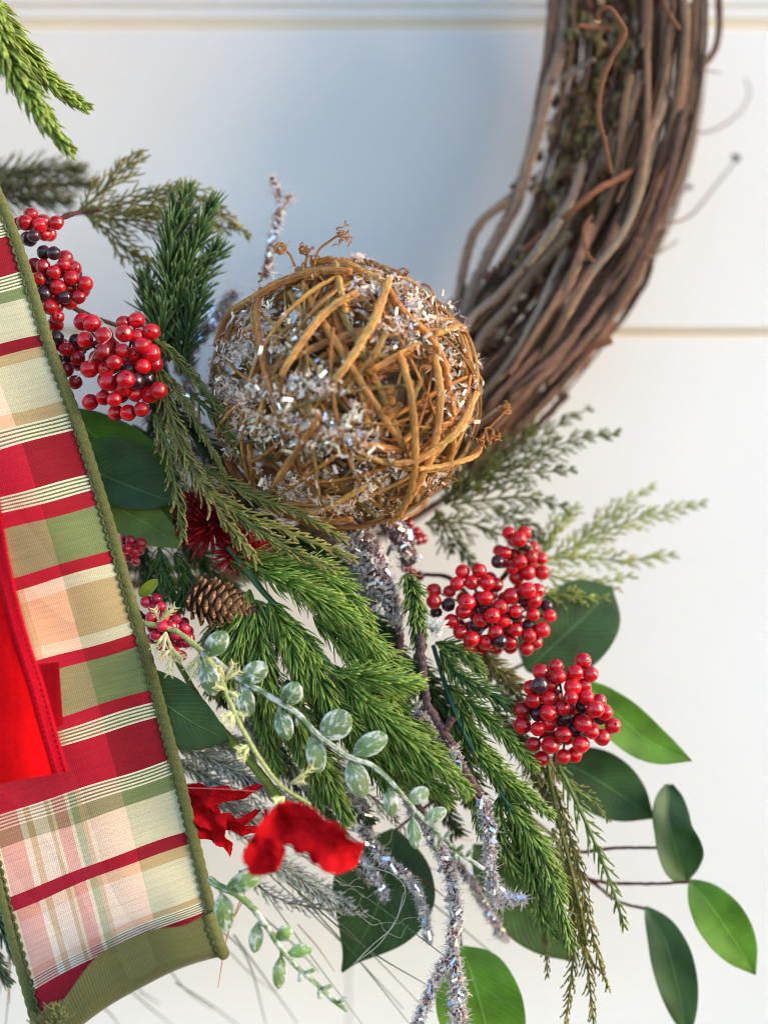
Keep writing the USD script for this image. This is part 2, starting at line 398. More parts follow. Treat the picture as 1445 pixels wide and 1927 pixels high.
# ------------------------------------------------------------------ grapevine wreath
BROWN = [lin(c) for c in ((126, 98, 80), (112, 86, 72), (138, 106, 84), (138, 116, 98), (98, 76, 66), (146, 108, 84), (140, 124, 108))]
RED_BROWN = lin((134, 88, 64))
wreath = thing('grapevine_wreath', 'wreath ring of twisted brown grapevines with mossy bark, hung on the white wall', 'wreath', at=(1190, 0, 420))
TRACED = [  # points, depth, radius, colour index
    ([(1067, -60), (1057, 84), (1034, 161), (1010, 252), (990, 319), (972, 378), (940, 440), (910, 497), (885, 560), (868, 640), (850, 740)], 300, 16, 3),
    ([(1045, -60), (1030, 100), (1022, 160), (1003, 250), (985, 320), (968, 372)], 340, 15, 1),
    ([(972, 366), (952, 380), (907, 417), (880, 470), (867, 540), (860, 610), (856, 700)], 320, 13, 3),
    ([(1086, 49), (1120, 50), (1150, 53)], 235, 5.5, 5),
    ([(1054, 148), (1090, 128), (1120, 109)], 250, 7, 6),
    ([(1222, -60), (1218, 84), (1218, 168), (1215, 235), (1205, 330), (1180, 420)], 250, 8, 0),
    ([(1185, 141), (1175, 201), (1165, 285), (1155, 336), (1135, 396), (1105, 460), (1062, 540), (1015, 610), (960, 700)], 240, 8, 2),
    ([(1205, 134), (1188, 218), (1175, 285), (1160, 350)], 260, 9, 3),
    ([(1252, -60), (1252, 100), (1245, 201), (1222, 255), (1205, 330), (1190, 400), (1150, 470), (1100, 560), (1030, 660), (960, 750)], 275, 11, 3),
    ([(1262, 181), (1239, 248), (1215, 319), (1195, 386), (1165, 450), (1110, 520), (1050, 620), (990, 700), (930, 770)], 255, 9, 6),
    ([(1235, -40), (1252, 12), (1278, 52)], 245, 6, 5),
    ([(1280, -60), (1290, 50), (1282, 134), (1272, 201), (1242, 302), (1215, 400), (1180, 480), (1130, 560), (1060, 650), (960, 740)], 270, 10, 0),
    ([(1318, -60), (1300, 84), (1284, 168), (1274, 235), (1257, 285), (1237, 350), (1227, 420), (1217, 480), (1182, 550), (1120, 640), (1040, 740), (970, 810)], 300, 11, 2),
    ([(1345, -60), (1354, 20), (1348, 84), (1322, 126), (1309, 141), (1299, 201), (1282, 242), (1264, 300), (1267, 340), (1247, 400)], 330, 9, 4),
    ([(1265, 270), (1266, 342), (1249, 376), (1228, 420), (1225, 470), (1215, 520), (1196, 558), (1169, 601), (1125, 648), (1061, 702), (1025, 749), (967, 816), (900, 880)], 350, 8.5, 4),
    ([(1192, 319), (1160, 340), (1128, 352), (1094, 382), (1058, 407), (1021, 440), (988, 470)], 225, 7.5, 5),
    ([(1055, 414), (1028, 454), (984, 507), (934, 558), (884, 601), (862, 660)], 240, 10, 6),
    ([(1070, 440), (998, 521), (957, 575), (907, 632), (880, 680)], 260, 12, 3),
    ([(1070, 470), (1048, 514), (1021, 571), (984, 642), (951, 692), (914, 739), (880, 790)], 250, 11, 6),
    ([(1110, 420), (1088, 481), (1068, 541), (1035, 598), (991, 658), (957, 716), (920, 770)], 245, 10, 2),
    ([(1165, 410), (1142, 464), (1108, 514), (1075, 568), (1050, 618), (1010, 680)], 250, 10, 0),
    ([(1200, 450), (1159, 514), (1108, 568), (1055, 622), (1014, 658), (967, 709), (920, 760)], 260, 10, 1),
    ([(1112, 408), (1100, 430), (1097, 454), (1106, 480), (1120, 494)], 225, 4.2, 5),
    ([(1200, 460), (1186, 497), (1162, 548), (1139, 595), (1085, 660), (1030, 720)], 280, 9, 0),
    ([(1090, 640), (1048, 682), (1008, 716), (974, 756), (930, 810)], 250, 10, 2),
    ([(1150, 640), (1100, 660), (1040, 690), (980, 760), (930, 830), (890, 880)], 290, 9, 5),
    ([(1010, 330), (990, 338), (960, 352), (1005, 352)], 320, 5, 4),
    ([(1030, 340), (1000, 420), (960, 500), (905, 600)], 330, 9, 3),
    ([(1095, 310), (1080, 360), (1060, 400), (1020, 460), (990, 500)], 250, 11, 6),
]
for pts, d, r, ci in TRACED:
    n = len(pts)
    d += 60
    pts3 = [(x + rng.normal() * 1.5, y + rng.normal() * 1.5, d + 26 * math.sin(i * 0.9 + d)) for i, (x, y) in enumerate(pts)]
    L = sum(math.dist(pts[i], pts[i + 1]) for i in range(n - 1))
    c = vary(BROWN[ci], 4, 0.12, 0.03)
    if ci == 5:
        c = vary(RED_BROWN, 4, 0.12, 0.04)
    part(wreath, 'vine', Shape().tube(pts3, [r * 0.9, r * 0.82, r * 0.86, r * 0.75], c, sides=9, n=int(L / 7) + 5, jag=0.06), M['bark'])
# the hooked tendril and the wild shoots on the outer side
for pts, r, c in (
    ([(1125, 42, 215), (1127, 22, 205), (1146, 15, 200), (1165, 38, 205), (1175, 64, 210), (1148, 114, 215), (1131, 161, 215), (1126, 218, 220), (1138, 265, 225), (1150, 325, 240)], 5.2, RED_BROWN),
    ([(1296, 200, 330), (1305, 220, 380), (1315, 248, 470), (1355, 238, 560), (1392, 210, 620), (1410, 175, 640), (1402, 148, 640)], 2.6, lin((120, 100, 88))),
    ([(1228, 432, 330), (1270, 418, 420), (1305, 400, 500), (1345, 350, 560), (1386, 300, 600)], 2.8, lin((120, 100, 88))),
    ([(1218, 486, 340), (1245, 472, 430), (1275, 452, 520)], 2.5, lin((120, 100, 88))),
    ([(1250, 400, 340), (1275, 372, 440), (1297, 352, 520)], 2.0, lin((120, 100, 88))),
    ([(1318, 128, 340), (1335, 133, 420), (1358, 136, 500)], 2.0, lin((120, 100, 88)))):
    part(wreath, 'tendril', Shape().tube(pts, [r, r, r * 0.7], vary(c, 3, 0.1), sides=7, n=60, jag=0.05), M['bark'])
for x, y, d, r in ((1386, 297, 600, 9), (1381, 293, 600, 6), (1297, 351, 520, 7), (1124, 40, 214, 6.5)):
    part(wreath, 'bud', Shape().ball(P([(x, y, d)])[0], r * S, lin((46, 36, 32)) if x > 1200 else lin((190, 150, 110)), 1, (1.1, 1, 0.8), 0.5), M['twig'])
# the mass of vines and bark inside the ring, further back along the ring's circle
CX, CY, RR = 262.0, 40.0, 932.0
def ring_pts(off, a0, a1, d, n, wob):
    out = []
    ph, k = rng.uniform(0, 6.3), rng.uniform(2, 5)
    for a in np.linspace(a0, a1, n):
        r = RR + off + wob * math.sin(k * a + ph)
        out.append((CX + r * math.cos(a), CY + r * math.sin(a), d + wob * 0.8 * math.cos(k * a + ph)))
    return out
for i in range(350):
    d = rng.uniform(400, 630)
    lim = 132 * math.sqrt(max(0.1, 1 - ((d - 470) / 210) ** 2))
    off = rng.uniform(-lim, lim)
    if i < 110:
        a0 = rng.uniform(-0.35, 0.9); a1 = a0 + rng.uniform(0.4, 0.9)
        if i < 45 and (off > 20 or a0 > 0.25): d -= rng.uniform(60, 110)
    else:
        a0 = rng.uniform(1.0, 5.9); a1 = a0 + rng.uniform(0.6, 1.4)
        if i < 125: a0 = rng.uniform(0.7, 1.2); a1 = a0 + 1.0
    r = rng.uniform(4.5, 9.5)
    if i >= 190:
        a0 = rng.uniform(-0.3, 0.75); a1 = a0 + rng.uniform(0.15, 0.6); r = rng.uniform(2.4, 5.2)
        off = rng.uniform(-118, 122); d = rng.uniform(305, 370) + abs(off) * 0.5
        if a0 < 0.3 and -95 < off < -5 and rng.uniform() < 0.8: off = rng.uniform(10, 120)
    c = vary(BROWN[rng.integers(len(BROWN))] * (0.9), 4, 0.2, 0.06)
    n = max(5, int((a1 - a0) * 9))
    part(wreath, 'vine', Shape().tube(ring_pts(off, a0, a1, d, n, rng.uniform(6, 26) if i < 190 else rng.uniform(10, 34)), [r, r * 0.9, r * 0.8], c, sides=7, n=int((a1 - a0) * 90) + 6, jag=0.07), M['bark'])
bark = Shape()
for i in range(650):
    a = rng.choice([rng.uniform(-0.12, 0.42), rng.uniform(0.3, 0.8)], p=[0.75, 0.25])
    off = rng.normal() * 40 - 50 + 24 * a
    d = rng.uniform(345, 415)
    n = 5
    cc = lin(((122, 98, 62), (98, 76, 56), (124, 98, 74), (86, 62, 50), (110, 98, 64), (130, 112, 94))[rng.integers(6)])
    L = rng.uniform(0.015, 0.07)
    bark.tube(ring_pts(off, a, a + L, d, n, 5), [1.5, rng.uniform(5, 14), 2], vary(cc, 1, 0.2)[0], sides=5, n=7, jag=0.35, flat=0.4)
part(wreath, 'moss_bark', bark, M['moss'], label='flaking greenish mossy bark between the vines', kind='stuff')

# ------------------------------------------------------------------ vine ball with frost flakes
BC = np.array([651.0, 745.0, 150.0]); BR = 262.0
vine_ball = thing('vine_ball', 'round tan vine ball crusted with frosty clear flakes, beside the wreath ring', 'decorative ball', at=tuple(BC))
bc = P([BC])[0]; KB = S * (D + 100 * S) / D
def on_ball(zx, zy, rad=1.0, back_=False):
    """Zoomed photo coordinates (front hemisphere) to a point at rad of the ball's radius."""
    x = 350 + zx * 0.4498 - BC[0]; y = 380 + zy * 0.4498 - BC[1]
    x, y = x / BR, y / BR
    q = x * x + y * y
    if q > 0.965:
        k = math.sqrt(0.965 / q); x *= k; y *= k; q = 0.965
    v = np.array([x, -math.sqrt(1 - q), -y])
    return bc + v * BR * KB * rad
TAN = [lin(c) for c in ((190, 134, 70), (170, 116, 62), (204, 150, 84), (156, 108, 64), (148, 120, 68), (186, 124, 60))]
FRONT = [
    ([(845, 390), (790, 560), (700, 720), (640, 800)], 9.5, 1.03, 2), ([(725, 445), (640, 500), (570, 570), (480, 700), (430, 775)], 8.5, 1.01, 2),
    ([(890, 710), (925, 860), (942, 1050), (930, 1180), (880, 1290)], 8, 1.05, 0), ([(1020, 690), (1042, 850), (1020, 1050), (960, 1200), (860, 1335)], 8.5, 1.02, 2),
    ([(1185, 820), (1100, 970), (960, 1080), (860, 1105)], 8, 1.05, 2), ([(700, 352), (560, 350), (420, 385), (330, 430), (200, 500), (120, 610)], 9.5, 1.02, 1),
    ([(520, 240), (600, 250), (680, 290), (740, 330), (830, 395), (900, 500), (1010, 600), (1070, 700), (1100, 830), (1112, 920)], 9, 1.0, 5),
    ([(325, 390), (325, 520), (350, 650), (380, 800), (430, 960)], 8, 1.01, 3), ([(445, 405), (490, 500), (535, 625)], 6.5, 0.97, 4),
    ([(640, 395), (600, 480), (560, 565)], 6.5, 0.95, 4), ([(585, 930), (500, 1050), (420, 1160), (325, 1285)], 8.5, 1.01, 1),
    ([(630, 460), (660, 580), (695, 710)], 9, 0.9, 1), ([(845, 585), (790, 700), (690, 830)], 7.5, 0.98, 4), ([(965, 645), (880, 700), (770, 765)], 8, 1.0, 0),
    ([(600, 720), (680, 700), (760, 685), (860, 690)], 7, 0.95, 4), ([(465, 440), (560, 470), (640, 540), (730, 610)], 8, 0.9, 3),
    ([(1255, 985), (1180, 1050), (1080, 1095), (950, 1115)], 6, 1.06, 2), ([(330, 1250), (200, 1180), (120, 1090)], 7, 1.0, 1), ([(735, 750), (755, 880), (775, 975)], 6.5, 0.97, 2),
    ([(905, 885), (850, 950), (790, 1010)], 7, 0.96, 0), ([(415, 1285), (560, 1300), (680, 1250), (760, 1200)], 7, 1.0, 2), ([(1010, 755), (955, 860)], 6, 0.95, 4),
    ([(1200, 930), (1120, 950), (1000, 970)], 6.5, 0.99, 1), ([(1105, 920), (1120, 1050), (1085, 1140)], 7, 0.99, 0), ([(620, 520), (700, 575), (770, 640)], 12, 0.88, 3),
    ([(1030, 600), (1130, 545)], 7, 1.01, 0), ([(480, 540), (400, 620), (350, 690)], 7, 0.96, 1), ([(360, 860), (330, 930), (310, 1010)], 7, 0.98, 0),
    ([(1130, 560), (1190, 700), (1215, 820)], 8, 1.0, 1), ([(180, 500), (120, 640), (80, 780)], 7, 0.98, 3), ([(250, 1050), (270, 1150), (250, 1200)], 7, 0.93, 0),
    ([(480, 1080), (520, 1200), (560, 1260)], 6.5, 0.96, 3), ([(560, 1010), (700, 1090), (850, 1110)], 6, 0.99, 4), ([(760, 820), (840, 830), (900, 835)], 10, 0.86, 3),
    ([(430, 380), (520, 330), (640, 300), (760, 300)], 8, 0.98, 4), ([(700, 1330), (560, 1345), (420, 1320)], 7, 1.0, 5), ([(980, 980), (920, 1060), (870, 1130)], 6.5, 0.93, 0),
    ([(640, 250), (700, 240), (800, 280), (900, 360)], 7, 0.99, 3), ([(560, 590), (610, 650), (650, 720)], 7, 0.9, 1), ([(1140, 1000), (1180, 880)], 6, 0.97, 5),
]
for pts, r, rad, ci in FRONT:
    w = np.array([on_ball(x, y, rad + 0.012 * math.sin(i * 2.1 + x)) for i, (x, y) in enumerate(pts)])
    L = np.linalg.norm(np.diff(w, axis=0), axis=1).sum()
    part(vine_ball, 'vine', Shape().tube(w, np.array([r * 0.8, r * 0.92, r * 0.85, r * 0.7]) * S, vary(TAN[ci], 7, 0.2, 0.06), sides=10, n=int(L / S / 5) + 5, px=False, jag=0.075), M['ballvine'])
def great(rad, r, col, tilt=None, arc=None):
    n = unit(rng.normal(size=3)); a = unit(np.cross(n, rng.normal(size=3))); b = np.cross(n, a)
    off = rng.uniform(-0.45, 0.45)
    arc = arc or rng.uniform(1.6, 4.5)
    t = np.linspace(0, arc, 24)
    rr_ = math.sqrt(1 - off * off)
    w = (np.cos(t)[:, None] * a + np.sin(t)[:, None] * b) * rr_ + n * off
    w = w * (rad + 0.02 * np.sin(t * 3)[:, None])
    return Shape().tube(bc + w * BR * KB, np.array([r, r, r * 0.85]) * S, vary(col, 4, 0.15, 0.05), sides=7, n=60, px=False, jag=0.05)
for i in range(110):
    rad = rng.uniform(0.6, 0.9) if i < 34 else rng.uniform(0.88, 0.99)
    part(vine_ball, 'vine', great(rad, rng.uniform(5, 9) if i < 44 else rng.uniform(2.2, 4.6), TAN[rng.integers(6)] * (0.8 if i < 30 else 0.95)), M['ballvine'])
part(vine_ball, 'core', Shape().ball(bc, BR * KB * 0.56, lin((70, 50, 34)), 3, rough=0.3), M['ballvine'], label='solid dark core inside the ball')  # one solid dark rough ball fills the middle
def curl(center_w, axis, r, turns, length, th, col):
    a = unit(np.asarray(axis, float)); s1 = unit(np.cross(a, [0.2, 0.5, 0.8])); s2 = np.cross(a, s1)
    t = np.linspace(0, 1, int(turns * 9) + 6)
    rr_ = r * (1 - 0.45 * t) * (1 + 0.4 * np.sin(t * 9 + rng.uniform(0, 6)))
    w = center_w + (rng.normal(size=(len(t), 3)) * 0.14 * r) + a * (length * t)[:, None] + s1 * (np.sin(t * 5) * length * 0.3)[:, None] + (np.cos(t * turns * 6.28)[:, None] * s1 + np.sin(t * turns * 6.28)[:, None] * s2) * rr_[:, None]
    return Shape().tube(w, [th * S, th * S * 0.6], col, sides=5, n=len(t) * 2, px=False)
CURLS = 1 * [(300, 600, 16, 2.2), (330, 660, 9, 3), (250, 610, 8, 3), (745, 745, 9, 2), (800, 760, 10, 3), (860, 740, 8, 3), (930, 740, 12, 3), (980, 860, 8, 3), (790, 810, 10, 2.5), (860, 870, 9, 3),
         (700, 1000, 15, 1.6), (840, 900, 9, 4), (830, 990, 12, 2), (900, 800, 9, 3), (740, 870, 8, 3), (1010, 720, 8, 3), (540, 380, 12, 1.5), (700, 510, 12, 1.5), (560, 270, 12, 2), (890, 350, 11, 2.5),
         (920, 330, 9, 2.5), (340, 350, 11, 1.6), (1080, 1200, 9, 3), (1020, 1220, 10, 2.5), (900, 1290, 9, 2.5), (620, 1180, 8, 2.2), (800, 700, 9, 2.5), (910, 700, 8, 3), (420, 1200, 8, 2), (540, 1150, 8, 2)]
for zx, zy, r, tn in CURLS:
    c0 = on_ball(zx, zy, 1.02)
    part(vine_ball, 'tendril', curl(c0, rng.normal(size=3) + [0, -0.3, 0.2], r * 0.8 * S, tn, rng.uniform(15, 40) * S, 1.7, vary(lin((176, 112, 52)), 1, 0.1)[0]), M['ballvine'])
for pts in ([(590, 500, 60), (600, 470, 55), (622, 452, 52), (640, 440, 50)], [(555, 500, 70), (545, 478, 66), (532, 468, 64)], [(575, 498, 70), (578, 470, 66), (568, 462, 66)],
            [(905, 820, 80), (925, 800, 75), (945, 780, 72), (960, 765, 72)], [(880, 860, 80), (905, 835, 76), (920, 820, 74)]):
    sh = Shape().tube(pts, [3.2, 2.4], lin((190, 130, 66)), sides=6, n=14)
    e = P([pts[-1]])[0]
    for k in range(3):
        c = curl(e + rng.normal(size=3) * 4 * S, rng.normal(size=3), rng.uniform(6, 11) * S, rng.uniform(1.5, 3), rng.uniform(10, 30) * S, 1.8, vary(lin((205, 142, 80)), 1, 0.1)[0])
        sh.add(np.vstack(c.v), np.vstack(c.f), np.vstack(c.c), np.vstack(c.u))
    part(vine_ball, 'tendril', sh, M['ballvine'])

def flakes(shape, pts, nrm, size, col, tilt=0.9, ratio=0.35):
    """Thin little strips lying loosely at the points (world)."""
    n = len(pts)
    a = unit(np.cross(nrm, rng.normal(size=(n, 3)))); b = unit(np.cross(nrm, a))
    a = unit(a + nrm * rng.normal(size=(n, 1)) * tilt); b = unit(b - a * (a * b).sum(1, keepdims=True) + nrm * rng.normal(size=(n, 1)) * tilt * 0.6)
    h = unit(np.cross(a, b))
    l = (np.asarray(size) * rng.uniform(0.5, 1.2, n))[:, None] * 0.5 * S
    w = l * ratio * rng.uniform(0.6, 1.4, (n, 1)); t = 0.3 * S
    V = np.stack([pts + sa * a * l + sb * b * w + sc * h * t for sa in (-1, 1) for sb in (-1, 1) for sc in (-1, 1)], 1)
    F = np.array([[0, 1, 3], [0, 3, 2], [4, 6, 7], [4, 7, 5], [0, 4, 5], [0, 5, 1], [2, 3, 7], [2, 7, 6], [0, 2, 6], [0, 6, 4], [1, 5, 7], [1, 7, 3]])
    # vertices are not shared between faces so that each strip glints flat
    vv = V[:, F].reshape(-1, 3)
    shape.add(vv, np.arange(len(vv)).reshape(-1, 3), np.repeat(np.broadcast_to(col, (n, 3)), 36, 0))
PATCH = [(300, 700, 190, 150, 1.0), (260, 850, 150, 160, 1.0), (520, 870, 190, 130, 1.0), (640, 930, 130, 130, .9), (700, 1000, 110, 110, .8), (560, 1010, 130, 90, .8), (400, 930, 140, 120, .9),
         (430, 1230, 110, 90, .8), (620, 1250, 190, 90, .9), (780, 1270, 130, 110, 1.0), (860, 1150, 100, 90, .7), (760, 420, 90, 110, .9), (880, 380, 110, 100, .8), (970, 500, 110, 130, .9),
         (880, 600, 110, 80, .8), (1080, 520, 80, 90, .8), (1130, 680, 90, 120, 1.0), (1140, 850, 80, 140, .9), (1060, 1190, 100, 80, .9), (280, 480, 120, 120, .7), (400, 350, 130, 70, .6),
         (200, 640, 90, 120, .8), (120, 800, 80, 160, .8), (760, 250, 120, 50, .8), (500, 600, 90, 90, .5), (180, 1060, 90, 90, .7), (1200, 760, 50, 120, .8), (480, 720, 90, 80, .8), (330, 1180, 70, 60, .5)]
fp, fr = [], []
for (zx, zy, sx, sy, w) in PATCH:
    n = int(sx * sy * w * 0.024)
    a = rng.normal(size=(n, 2)) * 0.52
    for q in a:
        rad = rng.uniform(0.9, 1.035)
        p = on_ball(zx + q[0] * sx, zy + q[1] * sy, rad)
        if meshkit.noise((p - bc) * 150.0 + 40) < rng.uniform(0.34, 0.58): continue      # clumps and bare places
        fp.append(p)
fp = np.array(fp); fn = unit(fp - bc)
n = len(fp)
sel = rng.uniform(size=n) < 0.91
sn = Shape(); flakes(sn, fp[sel], fn[sel], 13.5 * rng.choice([0.45, 0.75, 1.15], int(sel.sum())), vary((0.80, 0.63, 0.50), int(sel.sum()), 0.25, 0.05))
fz = fp[sel][rng.uniform(size=int(sel.sum())) < 0.8]
sn.needles(fz, unit(rng.normal(size=fz.shape) + unit(fz - bc) * 0.6), rng.normal(size=fz.shape) * 0.3, rng.uniform(8, 20, len(fz)) * S, 0.8 * S, vary((0.5, 0.36, 0.26), len(fz), 0.25), sides=3)
part(vine_ball, 'frost_flakes', sn, M['snow'], label='clear frosty flakes stuck on the vines', kind='stuff')
gl = Shape(); flakes(gl, fp[~sel] + fn[~sel] * 3 * S, fn[~sel], 16, vary((0.9, 0.92, 0.97), int((~sel).sum()), 0.05, 0.05), tilt=0.6)
part(vine_ball, 'glitter_flakes', gl, M['glitter'], label='shiny glitter strips among the frost', kind='stuff')
# ------------------------------------------------------------------ plaid ribbon tail with olive cord edges
ribbon = thing('plaid_ribbon_tail', 'red, green and cream plaid ribbon tail with olive corded edges and curled end', 'ribbon', at=(200, 1000, 0))
EDGE = np.array([(-72, 240), (-38, 310), (-6, 380), (14, 430), (38, 500), (66, 590), (93, 672), (140, 800), (190, 960), (233, 1110), (273, 1250), (302, 1360), (326, 1450), (355, 1570), (381, 1680), (389, 1712)], float)
WID = 362.0
def edge_x(y):
    return np.interp(y, EDGE[:, 1], EDGE[:, 0])
_es = spline(EDGE, 400)
def ribbon_pt(u, y):
    """u: 0 at the outer (visible) edge to 1 at the other edge; y: photo row of the outer edge, running on past the fold."""
    u = np.asarray(u, float); y = np.asarray(y, float)
    Y0 = 1774.0; R = 29.0
    Y0 = Y0 + 22.0 * u - 10 * np.sin(np.pi * u)
    yy = np.minimum(y, Y0)
    x0 = np.interp(yy, _es[:, 1], _es[:, 0]) + np.maximum(0, yy - 1712) * 0.25
    th = np.radians(np.interp(yy, [300, 800, 1300, 1560, 1740], [13.5, 14.5, 16.5, 20.0, 25.5]))
    sag = np.interp(yy, [1500, 1760], [0, 14])
    px = x0 - u * WID * np.cos(th)
    py = yy + 2.2 * np.sin(yy / 37.0 + u * 3) * np.sin(u * 9) + u * WID * np.sin(th) - sag * np.sin(np.pi * u) * 1.0
    d = 10 - 18 * np.sin(np.pi * u) + 14 * np.sin(yy / 190.0) + 5 * np.sin(yy / 61.0 + 4 * u) + 4 * np.sin(u * 11 + yy / 120.0) - 30 * np.clip((yy - 1500) / 250, 0, 1)
    # the curl at the end: towards the viewer and up again
    e = np.maximum(0, y - Y0)
    wob = 11 * np.sin(u * 8.5 + 0.2) + 4 * np.sin(u * 17)
    a = np.minimum(e / R, math.pi)
    fwd = R * (1 - np.cos(a)); dn = R * np.sin(a) - np.maximum(0, e - math.pi * R) * 1.0
    tx, ty = np.sin(th) * 0.8, np.cos(th)
    px = px + dn * tx; py = py + dn * ty + np.where(e > math.pi * R * 0.6, wob * np.clip((e - 60) / 60, 0, 1), 0)
    d = d - fwd - np.maximum(0, e - math.pi * R) * 0.15
    return np.stack([px, py, d], -1)
R_, C_ = lambda *c: lin(c), None
ROWS = [  # (end row, kind)
    (300, 'cream'), (330, 'red'), (420, 'cream'), (443, 'stripe'), (510, 'red'), (537, 'stripe'), (558, 'green'), (629, 'cream'), (650, 'dred'), (669, 'taupe'), (752, 'cream'), (776, 'taupe'), (808, 'stripe'), (892, 'red'),
    (921, 'stripe'), (949, 'redb'), (1035, 'green'), (1058, 'redb'), (1082, 'cream'), (1169, 'taupe'), (1191, 'cream'), (1215, 'redb'), (1298, 'green'), (1321, 'redb'), (1349, 'stripe'),
    (1429, 'red'), (1456, 'stripe'), (1484, 'green'), (1565, 'cream'), (1588, 'dred'), (1608, 'taupe'), (1685, 'cream'), (1696, 'taupe'), (1715, 'stripe'), (1752, 'dred'), (1926, 'dred')]
COLS = [(0.29, 'A'), (0.50, 'B'), (0.525, 'C'), (0.565, 'D'), (0.585, 'E'), (0.655, 'F'), (0.672, 'E'), (0.695, 'C'), (0.775, 'I'), (0.81, 'C'), (0.845, 'I'), (0.97, 'F'), (1.0, 'E')]
TABLE = {'red': ((146, 18, 32), (186, 22, 46)), 'redb': ((162, 20, 36), (188, 24, 48)), 'dred': ((138, 12, 30), (168, 16, 38)), 'green': ((122, 134, 84), (158, 146, 104)),
         'cream': ((204, 197, 162), (246, 210, 180)), 'taupe': ((184, 160, 114), (238, 186, 146)), 'light': ((234, 228, 196), (252, 226, 198)), 'dark': ((112, 118, 70), (134, 116, 82))}
TINTS = {'C': (190, 150, 100), 'D': (120, 140, 90), 'E': (244, 222, 178), 'F': (222, 90, 92), 'I': (250, 228, 206)}
def plaid(kind, colk):
    a, b = TABLE[kind]
    if colk == 'A': return lin(a)
    if colk == 'B': return lin(b)
    k = 0.03 if kind in ('red', 'redb', 'dred') else 0.4
    if colk == 'F': k = 0.03 if kind in ('red', 'redb', 'dred') else 0.3
    return lin(np.asarray(b) * (1 - k) + np.asarray(TINTS[colk]) * k)
bands = []
y = 250.0
for y1, kind in ROWS:
    if kind == 'stripe':
        seq = ['light', 'dark'] * 4 + ['light']
        hs = np.linspace(y, y1, len(seq) + 1)
        bands += [(hs[i], hs[i + 1], s_) for i, s_ in enumerate(seq)]
    else:
        bands.append((y, y1, kind))
    y = y1
def ribbon_sheet(off, colour, ubands, vbands, umargin=0.0):
    sh = Shape(); nrm = []
    for (v0, v1, kind) in vbands:
        nv = max(1, int((v1 - v0) / 7))
        u0 = 0.0
        for u1, ck in ubands:
            nu = max(1, int((u1 - u0) / 0.035))
            U, V = np.meshgrid(np.linspace(u0, u1, nu + 1), np.linspace(v0, v1, nv + 1), indexing='ij')
            w = P(ribbon_pt(U.ravel(), V.ravel()))
            e = 0.004
            du = P(ribbon_pt(U.ravel() + e, V.ravel())) - P(ribbon_pt(U.ravel() - e, V.ravel()))
            dv = P(ribbon_pt(U.ravel(), V.ravel() + 1.5)) - P(ribbon_pt(U.ravel(), V.ravel() - 1.5))
            nn = unit(np.cross(du, dv))
            nn = nn * SGN
            w = w + nn * off
            i, j = np.meshgrid(np.arange(nu), np.arange(nv), indexing='ij')
            q = np.stack([i * (nv + 1) + j, (i + 1) * (nv + 1) + j, (i + 1) * (nv + 1) + j + 1, i * (nv + 1) + j + 1], -1).reshape(-1, 4)
            f = np.vstack([q[:, [0, 1, 2]], q[:, [0, 2, 3]]])
            if SGN * (1 if off >= 0 else -1) < 0: f = f[:, ::-1]
            sh.add(w, f, colour(kind, ck), np.stack([U.ravel(), V.ravel() / WID], 1))
            nrm.append(nn if off >= 0 else -nn)
            u0 = u1
    return sh, np.vstack(nrm)
# the sign that makes the face normal look at the viewer on the flat run
_a, _b, _c = P(ribbon_pt(np.array([0.5, 0.52, 0.5]), np.array([1000.0, 1000.0, 1005.0])))
SGN = -np.sign(np.cross(_b - _a, _c - _a)[1])
sh, nr = ribbon_sheet(0.00015, plaid, COLS, bands)
part(ribbon, 'plaid_face', sh, M['plaid'], normals=nr)
sh, nr = ribbon_sheet(-0.00015, lambda k, c: lin((92, 93, 56)), [(1.0, 'A')], [(250, 1926, 'x')])
part(ribbon, 'olive_back', sh, M['satin'], normals=nr, label='olive green ribbed reverse side of the ribbon')
def cord(fn, y0, y1, r, col):
    n = int((y1 - y0) / 1.7); sides = 14
    yv = np.linspace(y0, y1, n)
    c = P(fn(yv))
    t, a, b = frames(c)
    th = np.arange(sides) / sides * 2 * np.pi
    s = np.r_[0, np.cumsum(np.linalg.norm(np.diff(c, axis=0), axis=1))] / S
    ph = s[:, None] * 2 * np.pi / 40.0 + th[None]
    bumpy = 0.86 + 0.17 * np.abs(np.sin(ph)) ** 0.8 + 0.03 * np.sin(ph * 9)
    cc = col * (0.75 + 0.35 * np.abs(np.sin(ph)))[..., None]
    rr = r * S * bumpy
    v = c[:, None] + (np.cos(th)[None, :, None] * a[:, None] * 0.75 + np.sin(th)[None, :, None] * b[:, None]) * rr[..., None]
    i, j = np.meshgrid(np.arange(n - 1), np.arange(sides), indexing='ij')
    q = np.stack([i * sides + j, i * sides + (j + 1) % sides, (i + 1) * sides + (j + 1) % sides, (i + 1) * sides + j], -1).reshape(-1, 4)
    f = np.vstack([q[:, [0, 2, 1]], q[:, [0, 3, 2]]])
    sh = Shape().add(v.reshape(-1, 3), f, col)
    # crossing stitches beside the cord
    return sh
OLIVE = lin((104, 106, 58))
part(ribbon, 'edge_cord', cord(lambda yv: ribbon_pt(np.full_like(yv, -0.022), yv), 250, 1923, 10.5, OLIVE), M['cord'])
part(ribbon, 'edge_cord', cord(lambda yv: ribbon_pt(np.full_like(yv, 1.022), yv), 250, 1923, 11.5, OLIVE), M['cord'])
st_ = Shape()
for u_, sg in ((0.012, 1), (0.988, -1)):
    for yv in np.arange(255, 1900, 15.0):
        p = [ribbon_pt(u_ + sg * (0.008 * k - 0.006), yv + dy) + np.array([0, 0, -2.5]) for k, dy in ((-1.4, -2), (0.2, 4), (0.6, 9), (-0.8, 13))]
        st_.tube(p, [2.6, 3.0, 2.2], vary(OLIVE * 0.8, 1, 0.1)[0], sides=5, n=7)
